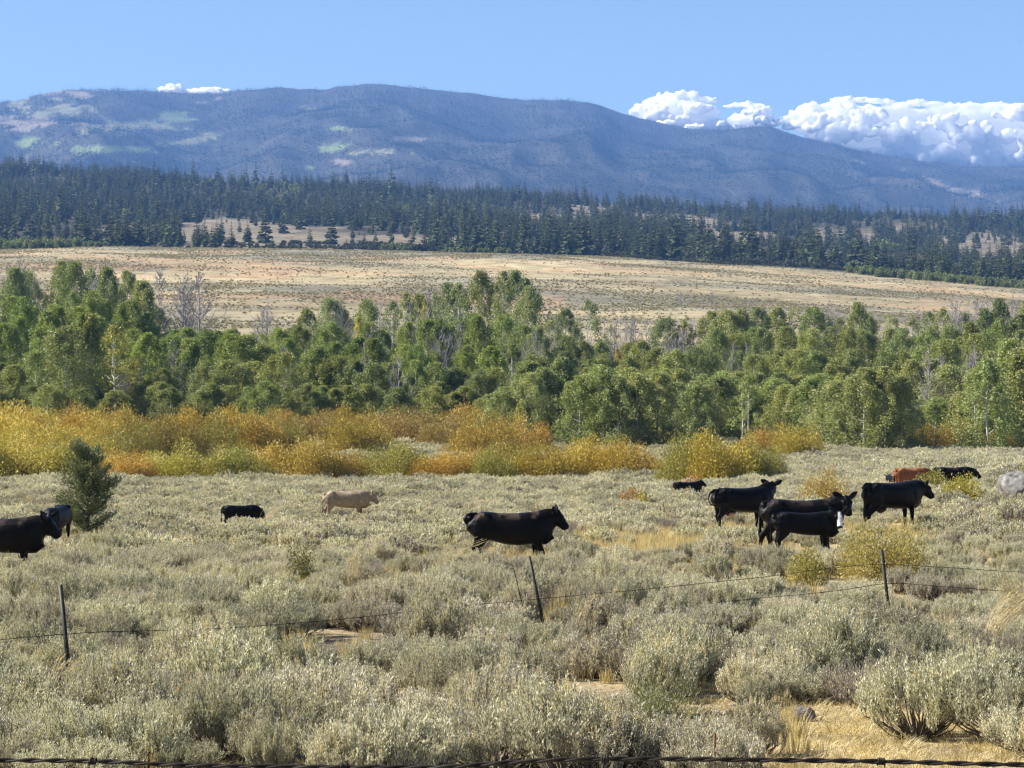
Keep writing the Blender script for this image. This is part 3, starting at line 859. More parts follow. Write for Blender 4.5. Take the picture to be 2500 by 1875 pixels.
BARESPOT = [(385,388,640,1),(445,385,645,0),(490,390,648,1),(470,395,660,3),(20,400,615,0),(50,398,625,3),(830,380,715,1),(845,384,735,2),(925,378,715,0),(905,300,760,0),(880,330,770,3),(1000,360,700,2),(1045,350,690,1),(1475,392,745,2),(1500,396,735,0),(1530,394,745,2),(1550,400,760,3),(1515,398,750,2),
 (1580,400,770,1),(1620,396,780,2),(1660,398,785,1),(1690,392,780,3),(430,268,800,0),(690,260,830,1),(970,258,855,1),(890,285,800,2),(1090,310,800,3),(1120,300,770,1),(1290,300,800,0),(1310,305,790,1),(1785,280,820,1),(1820,300,810,0),(2270,252,815,0),(2300,256,850,1),(2020,398,730,3),(2110,398,728,1),(2240,402,725,2),(2330,400,718,3),
 (2380,402,715,1),(2400,405,722,3),(2440,400,725,0),(2480,400,720,3),(650,398,735,3),(640,392,745,1),(1340,392,730,2),(1360,396,738,2),(1660,690,708,3),(1685,690,706,1),(1710,692,706,2),(1735,690,707,3),(1838,690,712,1),(230,385,625,0),(1650,300,800,3),(1670,305,790,1),(2370,252,835,3),(300,258,900,3),(340,262,890,0)]
BIRD = [(u, d) for (u, d, _, _) in BARESPOT]

ASPC = [(1.0, 1.0, 1.0), (1.08, 1.04, 0.85), (0.85, 0.92, 0.9), (1.15, 1.12, 1.0), (0.92, 1.0, 0.85)]
na = 0
AREC = []
for (rn, d0, sp, spx, prof) in ROWS:
    pu = np.array([p[0] for p in prof], float); pv = np.array([p[1] for p in prof], float)
    uu = pu[0]
    while uu < pu[-1]:
        ju = uu + rng.uniform(-0.35, 0.35) * spx
        d = d0 + rng.uniform(-1, 1) * sp
        tv = np.interp(ju, pu, pv) + abs(rng.normal(0, 14)) - 4
        p = at_u(ju, d)
        H = (CZ + (VH - tv) / F * d) - p.z
        uu += spx * rng.uniform(0.8, 1.2)
        if rn == 'back' and (365 < ju < 540 or 1470 < ju < 1640) and rng.random() < 0.6:
            continue
        if H < 3.0: continue
        left = ju < 620; mid = 620 <= ju < 1250
        side = 'left' if left else ('centre' if mid else 'right')
        right_light = (ju > 1230)
        c = np.array(ASPC[int(rng.integers(5))])
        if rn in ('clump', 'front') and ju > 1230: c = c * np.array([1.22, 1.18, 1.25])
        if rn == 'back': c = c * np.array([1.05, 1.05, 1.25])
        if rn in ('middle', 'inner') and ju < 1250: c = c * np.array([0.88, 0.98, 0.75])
        sparse = rng.random() < (0.22 if rn in ('back',) else 0.07)
        if rn == 'front' and ju < 360 and ju > 270:
            sparse = True; c = np.array([1.3, 1.12, 0.9])
        g = ASPS[int(rng.integers(3))] if sparse else ASP[int(rng.integers(6))]
        s = H / 10.0; w = np.clip(0.62 + 0.38 * s, 0.55, 1.5) * rng.uniform(1.1, 1.5)
        if rn == 'clump':
            lab = {True: 'light green aspen in the tight clump right of centre before the sagebrush', False: 'glossy green aspen in the tall clump on the right above the cattle'}[ju < 1750]; grp = 'aspens of the ' + ('centre clump' if ju < 1750 else 'right clump')
        else:
            lab = 'green leafy aspen in the %s row of the %s' % (rn, {'left': 'grove at the left', 'centre': 'grove at the centre', 'right': 'grove at the right'}[side])
            grp = '%s row aspens, %s grove' % (rn, side)
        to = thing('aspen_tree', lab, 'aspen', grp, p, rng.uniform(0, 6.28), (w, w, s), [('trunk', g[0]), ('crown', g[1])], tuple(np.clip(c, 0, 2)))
        na += 1; AREC.append((grp, rn, side, ju, to))
# a few aspens turned yellow
for (uu, d, tv, c, lab) in ((875, 330, 772, (2.0, 1.6, 0.8), 'thin aspen with bright yellow top leaves among grey bare trees'), (1040, 352, 725, (1.6, 1.4, 0.85), 'slender aspen turning yellow green left of the tallest aspens'),
                        (1507, 330, 850, (1.9, 1.25, 0.9), 'small orange aspen top among bare grey trees right of centre'), (1265, 230, 985, (1.9, 1.6, .8), 'small yellow leaved aspen sapling at the left foot of the centre clump')):
    p = at_u(uu, d); H = (CZ + (VH - tv) / F * d) - p.z
    g = ASPS[1]; s = H / 10
    thing('aspen_tree', lab, 'aspen', None, p, 1.0, (s * 0.7, s * 0.7, s), [('trunk', g[0]), ('crown', g[1])], c)
for grp in sorted(set(a[0] for a in AREC)):
    for n, (g_, rn, side, ju, to) in enumerate(sorted((a for a in AREC if a[0] == grp), key=lambda a: a[3])):
        o_ = ORD[min(n, 29)]
        if rn == 'clump': to['label'] = ('light green aspen, %s from the left in the tight centre clump' if ju < 1750 else 'glossy green aspen, %s from the left in the right clumps above the cattle') % o_
        elif rn == 'sapling': to['label'] = 'low bushy aspen sapling, %s from the left under the %s grove' % (o_, side)
        else: to['label'] = 'green aspen, %s from the left in the %s row of the %s grove' % (o_, rn, side)
print('aspens', na)
BCNT = {}
for n, (uu, d, tv, k) in enumerate(sorted(BARESPOT)):
    p = at_u(uu, d); H = max((CZ + (VH - tv) / F * d) - p.z, 2.0)
    g = BARE[k]; s = H / 10; w = s * rng.uniform(0.75, 1.0)
    if d > 600: lab, grp = 'small grey leafless tree standing alone on the open meadow', 'bare trees on the meadow'
    elif uu < 560: lab, grp = 'grey leafless dead tree at the left grove', 'bare trees of the left grove'
    elif uu < 1440: lab, grp = 'grey leafless dead tree among the centre aspens', 'bare trees of the centre grove'
    elif uu < 1700: lab, grp = 'grey leafless dead tree in the gap right of the tallest aspens', 'bare trees in the gap'
    else: lab, grp = 'grey leafless dead tree among the aspens at the right', 'bare trees of the right grove'
    BCNT[grp] = BCNT.get(grp, 0) + 1
    lab = lab + ', %s from the left' % ORD[BCNT[grp] - 1]
    thing('bare_tree', lab, 'dead tree', grp, p, rng.uniform(0, 6.28), (w, w, s), [('trunk', g[0]), ('branches', g[1])])

# far shrubs: green aspen thicket along the forest edge, dark brush, pale broadleaf trees in the forest
def clump_geo(Rr, H, n, seed, L, mat):
    st, fo = bush_geo(Rr, H, n, seed, L, L * 0.8, None, 5, 0.3, 0.5, 8)
    return fo.mesh('thicket', mat)
M['thicket'] = leaf_mat('thicket_leaf', (0.13, 0.17, 0.055), (0.20, 0.235, 0.085), (0.19, 0.20, 0.07), trans=0.3, rough=0.5, spec=0.3, vvar=0.2)
TH = [clump_geo(2.4, 4.5, 420, 400 + i, 0.75, M['thicket']) for i in range(3)]
TD = [clump_geo(2.6, 3.0, 320, 410 + i, 0.7, M['shrub_dark']) for i in range(3)]
pts, sc = [], []
for (u0, u1, d0, d1, n, s0, s1) in ((-60, 190, 1235, 1285, 150, .7, 1.5), (190, 260, 1240, 1275, 20, .5, .9), (2070, 2620, 1120, 1200, 330, .6, 1.15), (1060, 1250, 1262, 1285, 40, .5, .9), (880, 1240, 2150, 2500, 120, 1.6, 2.6), (480, 760, 2300, 2700, 60, 1.6, 2.6), (1640, 1720, 1750, 1900, 26, 1.2, 2.2), (2140, 2300, 1900, 2150, 40, 1.4, 2.4), (260, 360, 1900, 2100, 20, 1.6, 2.3), (930, 1010, 1290, 1330, 12, .8, 1.3)):
    for _ in range(n):
        uu = rng.uniform(u0, u1); dd = rng.uniform(d0, d1)
        if u0 == 2070: dd -= np.interp(uu, [2070, 2500], [-40, 30])
        x = (uu - 1250) / F * dd
        pts.append(at_u(uu, dd)); sc.append(rng.uniform(s0, s1))
n = len(pts); sc = np.array(sc); rot = np.zeros((n, 3)); rot[:, 2] = rng.uniform(0, 6.28, n)
scatter('aspen_thicket', 'pale green broadleaf thicket along the forest edge and in gaps of the forest', 'thicket', pts, rot, np.stack([sc, sc, sc], 1), rng.integers(0, 3, n), TH)
pts, sc = [], []
for (u0, u1, d0, d1, n, s0, s1) in ((500, 1080, 1285, 1500, 300, .3, .9), (1480, 2060, 1225, 1275, 190, .35, .9), (200, 520, 1240, 1262, 20, .2, .6), (1060, 1500, 1240, 1262, 30, .2, .5), (880, 1060, 1300, 1400, 60, .9, 2.0), (1750, 2050, 1290, 1380, 80, .8, 1.8)):
    for _ in range(n):
        uu = rng.uniform(u0, u1); dd = rng.uniform(d0, d1)
        pts.append(at_u(uu, dd)); sc.append(rng.uniform(s0, s1))
n = len(pts); sc = np.array(sc); rot = np.zeros((n, 3)); rot[:, 2] = rng.uniform(0, 6.28, n)
scatter('dark_brush', 'dark brush and low junipers scattered between meadow and forest', 'brush', pts, rot, np.stack([sc, sc, sc], 1), rng.integers(0, 3, n), TD)

# ------------------------------------------------------------------ sagebrush
def sage_geo(Rr, H, nst, nleaf, seed, L=0.030, W=0.0058, spikes=14):
    rs = np.random.default_rng(seed)
    st = Geo(); fo = Geo(); sp = Geo()
    # main stems: bend out, then turn upright
    a = rs.uniform(0, 2 * np.pi, nst); r = Rr * np.sqrt(rs.uniform(0.02, 1, nst))
    h = H * (1 - 0.45 * (r / Rr) ** 2) * rs.uniform(0.72, 1.08, nst)
    wind = np.array([0.07, 0.0])
    b = np.stack([np.cos(a) * r * 0.12, np.sin(a) * r * 0.12, np.full(nst, -0.03)], 1)
    m1 = np.stack([np.cos(a) * r * 0.62, np.sin(a) * r * 0.62, h * 0.33], 1)
    m2 = np.stack([np.cos(a) * r * 0.92 + wind[0] * h * .4, np.sin(a) * r * 0.92, h * 0.66], 1)
    tp = np.stack([np.cos(a) * r * 1.0 + wind[0] * h, np.sin(a) * r * 1.0, h], 1)
    m1 += rs.normal(0, 0.03, (nst, 3)); m2 += rs.normal(0, 0.02, (nst, 3))
    path = np.stack([b, m1, m2, tp], 1)
    tubes(st, path, np.stack([np.full(nst, 0.012), np.full(nst, 0.007), np.full(nst, 0.004), np.full(nst, 0.002)], 1), 3)
    # leafy twigs round the upper part of every stem
    per = nleaf // nst
    tw = 9
    i = np.repeat(np.arange(nst), tw)
    f = rs.uniform(1.35, 2.9, len(i))
    k = np.clip(f.astype(int), 0, 2); fr = (f - k)[:, None]
    tb = path[i, k] * (1 - fr) + path[i, k + 1] * fr
    td = unit(np.stack([rs.normal(0, 0.24, len(i)) + 0.07, rs.normal(0, 0.24, len(i)), np.full(len(i), 1.0)], 1) + unit(tb * np.array([1, 1, 0])) * 0.16)
    tl = rs.uniform(0.08, 0.22, len(i))
    tt = tb + td * tl[:, None]
    tubes(st, np.stack([tb, tt], 1), np.stack([np.full(len(i), 0.003), np.full(len(i), 0.0015)], 1), 3)
    pl = max(1, per // tw)
    j = np.repeat(np.arange(len(i)), pl)
    g = rs.uniform(0.0, 1.05, len(j))[:, None]
    c = tb[j] * (1 - g) + tt[j] * g
    c = c + rs.normal(0, 0.012, c.shape)
    d = td[j] * 1.0 + rs.normal(0, 0.30, c.shape)
    S = rs.uniform(0.7, 1.35, len(j))
    leaves(fo, c, d, L * S, W * S * 1.3, 0.15)
    # flower spikes standing above the crown
    if spikes:
        q = rs.integers(0, nst, spikes)
        p0 = tp[q] - np.array([0, 0, 0.02]); ln = rs.uniform(0.08, 0.22, spikes)
        dv = unit(np.stack([rs.normal(0.06, .10, spikes), rs.normal(0, .10, spikes), np.ones(spikes)], 1))
        p1 = p0 + dv * ln[:, None]
        tubes(sp, np.stack([p0, p1], 1), np.stack([np.full(spikes, .003), np.full(spikes, .0015)], 1), 3)
        j = np.repeat(np.arange(spikes), 16); g = rs.uniform(0.1, 1, len(j))[:, None]
        c = p0[j] * (1 - g) + p1[j] * g + rs.normal(0, 0.006, (len(j), 3))
        leaves(sp, c, dv[j] + rs.normal(0, .35, c.shape), L * 0.65, W * 1.1, .1)
    return st, fo, sp

SAGE = []
for i, (r, h, ns, nl, spk) in enumerate(((.50, .58, 74, 20000, 60), (.62, .52, 88, 23000, 40), (.40, .68, 60, 16500, 60), (.72, .46, 96, 25000, 24), (.54, .46, 78, 19500, 20), (.34, .62, 48, 13000, 44))):
    st, fo, sp = sage_geo(r, h, ns, nl, 500 + i, spikes=spk)
    SAGE.append((st.mesh('sage_stems', M['sage_stem']), fo.mesh('sage_foliage', M['sage']), sp.mesh('sage_spikes', M['sage_spike']), join_mesh('sage', [st, fo, sp], [M['sage_stem'], M['sage'], M['sage_spike']])))
DEADS = []    # leafless, woody
for i in range(2):
    st, fo, sp = sage_geo(.46 + .1 * i, .46, 80, 900, 540 + i, spikes=0)
    DEADS.append((st.mesh('dead_sage_stems', M['dead_sage']), fo.mesh('dead_sage_leaves', M['sage_spike']), join_mesh('dead_sage', [st, fo], [M['dead_sage'], M['sage_spike']])))
SAGEF = []    # coarser leaves, for shrubs farther off
for i, (r, h) in enumerate(((.55, .52), (.65, .46), (.48, .50), (.72, .42))):
    st, fo, sp = sage_geo(r, h, 44, 4200, 520 + i, L=0.06, W=0.018, spikes=24)
    SAGEF.append(join_mesh('sage_far', [st, fo, sp], [M['sage_stem'], M['sage'], M['sage_spike']]))

COWS = [ # key, u, first guess of depth, heading (0 = facing right, positive turns away), scale, back row, clear strip in front
 ('A', -8, 52, 0, 1.0, 1264, 2.0), ('B', 140, 72, -95, .9, 1236, .8), ('C', 588, 78, 10, .70, 1231, .4), ('D', 845, 100, 6, 1.0, 1198, 2.2), ('E', 1245, 52, 2, 1.0, 1250, 2.6), ('F', 1812, 68, 24, 1.0, 1182, 4.0), ('G', 1957, 56, 4, 1.0, 1219, 2.8), ('H', 1965, 51, 6, .80, 1250, 1.5), ('I', 2178, 61, 30, 1.0, 1172, 4.5),
 ('J', 2225, 116, 16, .95, 1142, 2.5), ('K', 2176, 114, 100, .6, 1155, 1), ('L', 2325, 117, 8, .95, 1140, 2.5), ('M', 1678, 118, 5, .75, 1176, 1)]
def settle(c):
    key, uu, d0, hd, sc, bv, fr = c
    best = None
    for q in np.linspace(.93, 1.08, 61):
        d = d0 * q
        v = VH + (CZ - at_u(uu, d).z - 1.33 * sc) * F / d
        e = abs(v - bv) + abs(q - 1) * 25
        if best is None or e < best[0]: best = (e, d, v)
    print('cow', key, 'd %.1f' % best[1], 'back %.0f' % best[2], 'want', bv)
    return (key, uu, best[1], hd, sc, fr)
COWS = [settle(c) for c in COWS]
def keep_clear(x, y):
    k = np.ones(len(x), bool)
    for (uu, d, rad, fr) in ((1610, 20.2, .6, 1.6), (172, 25, .45, 3.5), (1331, 33, .3, 1.0), (2175, 34, .3, 1.0), (2145, 45, 1.3, 3.0), (1960, 44, .9, 2.0), (2030, 86, 1.2, 5), (2372, 88, 1.3, 5), (2340, 100, .8, 4), (1528, 110, .8, 4), (1575, 108, .8, 4), (213, 71.5, 1.0, 3)):
        dx = x - (uu - 1250) / F * d; dy = y - d
        k &= ~((np.abs(dx) < rad) & (dy > -fr) & (dy < rad))
    for (_, uu, d, hd, s, fr) in COWS:
        cx = (uu - 1250) / F * d
        a = R(hd); dx = x - cx; dy = y - d
        lx = dx * math.cos(a) + dy * math.sin(a); ly = -dx * math.sin(a) + dy * math.cos(a)
        k &= ~((np.abs(lx) < 1.15 * s) & (np.abs(ly) < 0.55))
        # grazed strip just in front so that the bodies show
        k &= ~((np.abs(dx) < 1.35 * min(1, s + .1)) & (dy < 0) & (dy > -fr))
    return k

WILB = [((uu - 1250) / F * d, d, hw / F * d) for (uu, d, hw, _, _) in WN + WF]
def sage_points(d0, d1, spacing, margin, pad):
    x, y = frustum_pts(d0, d1, spacing, margin, pad)
    pm = patch_mask(x, y)
    keep = rng.random(len(x)) > pm * 0.97
    dn = fbm(x * 0.25, y * 0.25, 121, 3)
    keep &= rng.random(len(x)) < (0.38 + 0.8 * sstep(0.38, 0.58, dn))
    keep &= keep_clear(x, y)
    for (bx, by, br) in WILB:
        keep &= ((x - bx) ** 2 + (y - by) ** 2) > (br * 0.75) ** 2
    return x[keep], y[keep]

xs1, ys1 = sage_points(17.3, 62, 0.80, 1.25, 1.5)
ys_ok = ys1 > 0
sc1 = np.clip(rng.normal(1.0, 0.26, len(xs1)), 0.4, 1.45) * (0.68 + 0.62 * fbm(xs1 * 0.18, ys1 * 0.18, 131, 2))
sc1 *= (1 - 0.25 * patch_mask(xs1, ys1)) * np.interp(ys1, [17, 24, 36, 48, 62], [.88, .88, .80, .70, .70])
order = np.argsort(ys1 / sc1)
inview = np.abs(xs1) < 0.231 * ys1 * 1.01 + 0.2
near_ids = [i for i in order if inview[i]][:298]
isnear = np.zeros(len(xs1), bool); isnear[near_ids] = True
zs1 = gz(xs1, ys1)
ZONE = []
for i in near_ids:
    x, y, s = xs1[i], ys1[i], sc1[i]
    u_ = 1250 + F * x / y
    col = 'far left' if u_ < 500 else ('left half' if u_ < 1000 else ('middle' if u_ < 1500 else ('right half' if u_ < 2000 else 'far right')))
    siz = 'large' if s > .92 else ('medium' if s > .7 else 'small')
    row = 'nearest the bottom wire' if y < 22 else ('below the fence posts' if y < 28 else 'level with the fence posts')
    g = SAGE[int(rng.integers(6))]
    w = s * rng.uniform(0.9, 1.2)
    if rng.random() < .07:
        g = DEADS[int(rng.integers(2))]
        thing('dead_sagebrush', 'leafless brown dead sagebrush %s in the %s of the foreground' % (row, col), 'sagebrush', 'dead sagebrush %s, %s' % (row, col), (x, y, zs1[i]), rng.uniform(0, 6.28), (w, w, s), [('stems', g[0]), ('dry_leaves', g[1])])
        continue
    thing('sagebrush', '%s grey green sagebrush %s in the %s of the foreground' % (siz, row, col), 'sagebrush', '%s sagebrush %s, %s' % (siz, row, col), (x, y, zs1[i]), rng.uniform(0, 6.28), (w, w, s), [('stems', g[0]), ('foliage', g[1]), ('flower_spikes', g[2])])
for (uu, d, s, k, lab) in ((2240, 20.7, 1.15, 0, 'sagebrush bush standing alone on the straw clearing'), (2475, 20.3, 1.2, 1, 'sagebrush bush at the right edge of the straw clearing'), (1850, 19.3, .75, 5, 'small low sagebrush at the left side of the straw clearing'), (2395, 22.9, 1.0, 2, 'upright sagebrush at the back of the straw clearing')):
    g = SAGE[k]
    thing('sagebrush', lab, 'sagebrush', None, at_u(uu, d), uu, (s, s, s), [('stems', g[0]), ('foliage', g[1]), ('flower_spikes', g[2])])
xs2, ys2 = sage_points(62, 250, 1.08, 1.35, 3)
v2 = VH - (gz(xs2, ys2) - CZ) / ys2 * F
sc2 = np.clip(rng.normal(1.0, 0.2, len(xs2)), 0.5, 1.5) * (0.75 + 0.5 * fbm(xs2 * 0.1, ys2 * 0.1, 133, 2)) * np.interp(ys2, [62, 120, 200], [.76, .95, 1.3])
rx = xs1[~isnear]; ry = ys1[~isnear]; rs_ = sc1[~isnear]
X = np.concatenate([rx, xs2]); Y = np.concatenate([ry, ys2]); S = np.concatenate([rs_, sc2])
Z = gz(X, Y); n = len(X)
idx = np.where(Y < 55, rng.integers(0, 6, n), rng.integers(6, 10, n))
idx = np.where((Y < 120) & (rng.random(n) < .06), rng.integers(10, 12, n), idx)
rot = np.zeros((n, 3)); rot[:, 2] = rng.uniform(0, 6.28, n)
W_ = S * rng.uniform(0.9, 1.25, n)
scatter('sagebrush_cover', 'grey green sagebrush covering the rest of the flat around the cattle', 'sagebrush', np.stack([X, Y, Z], 1), rot, np.stack([W_, W_, S], 1), idx, [g[3] for g in SAGE] + SAGEF + [g[2] for g in DEADS])
print('sage', len(xs1), len(xs2))

# ------------------------------------------------------------------ grass
def tuft_geo(n, H, spread, seed, arch=0.35, w=0.006):
    rs = np.random.default_rng(seed); g = Geo()
    a = rs.uniform(0, 2 * np.pi, n); r = spread * np.sqrt(rs.uniform(0, 1, n))
    b = np.stack([np.cos(a) * r, np.sin(a) * r, np.full(n, -0.01)], 1)
    h = H * rs.uniform(0.5, 1.1, n); o = rs.uniform(0.1, 1, n) * arch * h; ad = a + rs.normal(0, .6, n)
    m = b + np.stack([np.cos(ad) * o * .3, np.sin(ad) * o * .3, h * .55], 1)
    t = b + np.stack([np.cos(ad) * o, np.sin(ad) * o, h], 1)
    s = np.stack([-np.sin(ad + 1), np.cos(ad + 1), np.zeros(n)], 1) * w
    v = np.stack([b - s, b + s, m + s * .8, m - s * .8, t], 1).reshape(-1, 3)
    i = np.arange(n)[:, None] * 5
    g.add(v, np.concatenate([i, i + 1, i + 2, i + 3], 1)); 
    g.f.append(np.concatenate([i + 3, i + 2, i + 4], 1))
    return g
TUFT = [tuft_geo(60, h, sp, 600 + i, ar, w).mesh('grass_tuft', M['straw']) for i, (h, sp, ar, w) in enumerate(((.055, .16, 2.2, .004), (.09, .16, 1.6, .004), (.24, .14, .45, .004), (.33, .12, .4, .0045)))]
x, y = frustum_pts(17.0, 30, 0.24, 1.15, 1.0)
x2, y2 = frustum_pts(30, 130, 0.6, 1.05, 1.0)
pm1 = patch_mask(x, y); pm2 = patch_mask(x2, y2)
k1 = rng.random(len(x)) < 0.3 + 0.7 * pm1
k2 = rng.random(len(x2)) < 0.35 + 0.45 * sstep(.42, .58, fbm(x2 * .12, y2 * .12, 123, 3)) + 0.5 * pm2
x3, y3 = frustum_pts(34, 85, 0.3, 1.02, 0)
pm3 = patch_mask(x3, y3); k3 = rng.random(len(x3)) < pm3 * 0.9
X = np.concatenate([x[k1], x2[k2], x3[k3]]); Y = np.concatenate([y[k1], y2[k2], y3[k3]])
n = len(X); Z = gz(X, Y)
tall = rng.random(n)
idx = np.where(Y < 26, np.where(tall < .965, rng.integers(0, 2, n), rng.integers(2, 4, n)), np.where(tall < .45, 1, rng.integers(2, 4, n)))
S = rng.uniform(0.7, 1.3, n); rot = np.zeros((n, 3)); rot[:, 2] = rng.uniform(0, 6.28, n); rot[:, 0] = rng.normal(0, .1, n)
scatter('dry_grass', 'short straw coloured dry grass between the sagebrush', 'grass', np.stack([X, Y, Z], 1), rot, np.stack([S, S, S], 1), idx, TUFT)
print('grass', n)

# sage clumps of the far meadow
FS = []
for i in range(3):
    st, fo = bush_geo(0.8, 0.75, 70, 620 + i, 0.42, 0.36, None, 3, .2, .6, 0 + 2)
    FS.append(fo.mesh('meadow_sage', M['farsage']))
x, y = frustum_pts(430, 1290, 1.85, 1.25, 5)
gm = meadow_grass(x, y)
k = rng.random(len(x)) < np.clip(0.95 - 0.85 * gm, 0, 1) * (0.2 + 1.0 * sstep(.38, .6, fbm(x * .05, y * .05, 141, 4)))
x, y = x[k], y[k]; n = len(x)
S = np.clip(rng.normal(.48, .18, n), .22, 1.2); rot = np.zeros((n, 3)); rot[:, 2] = rng.uniform(0, 6.28, n)
scatter('meadow_sagebrush', 'grey sagebrush dotting the tan meadow beyond the aspens', 'sagebrush', np.stack([x, y, gz(x, y)], 1), rot, np.stack([S, S, S * .9], 1), rng.integers(0, 3, n), FS)
print('meadow sage', n)

# ------------------------------------------------------------------ cattle
def loft(g, rows, n=14, lat=(0, 1, 0), expo=2.0):
    """closed tube through rows (x, y, z, half width, half height)"""
    rows = np.asarray(rows, float)
    p = rows[:, :3]; a = rows[:, 3]; b = rows[:, 4]
    t = unit(np.gradient(p, axis=0))
    L = np.broadcast_to(np.asarray(lat, float), t.shape)
    L = unit(L - t * (L * t).sum(-1, keepdims=True))
    U = np.cross(t, L)
    an = np.arange(n) * 2 * np.pi / n
    cs, sn = np.cos(an), np.sin(an)
    cs = np.sign(cs) * np.abs(cs) ** (2 / expo); sn = np.sign(sn) * np.abs(sn) ** (2 / expo)
    v = p[:, None, :] + L[:, None, :] * (a[:, None] * cs)[..., None] + U[:, None, :] * (b[:, None] * sn)[..., None]
    k = len(rows)
    idx = np.arange(k * n).reshape(k, n)
    q = np.stack([idx[:-1], np.roll(idx, -1, 1)[:-1], np.roll(idx, -1, 1)[1:], idx[1:]], -1).reshape(-1, 4)
    vv = np.concatenate([v.reshape(-1, 3), p[:1] - t[:1] * a[0] * 0.25, p[-1:] + t[-1:] * a[-1] * 0.25])
    c0 = k * n; c1 = c0 + 1
    cap0 = np.stack([np.roll(idx[0], -1), idx[0], np.full(n, c0)], 1)
    cap1 = np.stack([idx[-1], np.roll(idx[-1], -1), np.full(n, c1)], 1)
    g.add(vv, q); off = g.n - len(vv)
    g.f.append(cap0 + off); g.f.append(cap1 + off)

def coat_mat(name, rough=0.45, spec=0.16):
    m, nt = new_mat(name)
    at = N(nt, 'ShaderNodeAttribute', attribute_name='coat')
    tc = N(nt, 'ShaderNodeTexCoord')
    nz = N(nt, 'ShaderNodeTexNoise'); nz.inputs['Scale'].default_value = 9.0; nz.inputs['Detail'].default_value = 8
    nt.links.new(tc.outputs['Object'], nz.inputs['Vector'])
    c = mixc(nt, 1.0, at.outputs['Color'], maprange(nt, nz.outputs[0], .3, .7, .75, 1.25), 'MULTIPLY')
    p = N(nt, 'ShaderNodeBsdfPrincipled', i_Roughness=rough)
    p.inputs['Specular IOR Level'].default_value = spec
    nt.links.new(c, p.inputs['Base Color'])
    nf = N(nt, 'ShaderNodeTexNoise'); nf.inputs['Scale'].default_value = 60.0; nf.inputs['Detail'].default_value = 4
    nt.links.new(tc.outputs['Object'], nf.inputs['Vector'])
    b = N(nt, 'ShaderNodeBump'); b.inputs['Strength'].default_value = 0.35; b.inputs['Distance'].default_value = 0.02
    nt.links.new(nf.outputs[0], b.inputs['Height']); nt.links.new(b.outputs[0], p.inputs['Normal'])
    o = N(nt, 'ShaderNodeOutputMaterial'); nt.links.new(p.outputs[0], o.inputs['Surface'])
    return m
M['coat'] = coat_mat('cattle_coat', 0.42, 0.10)

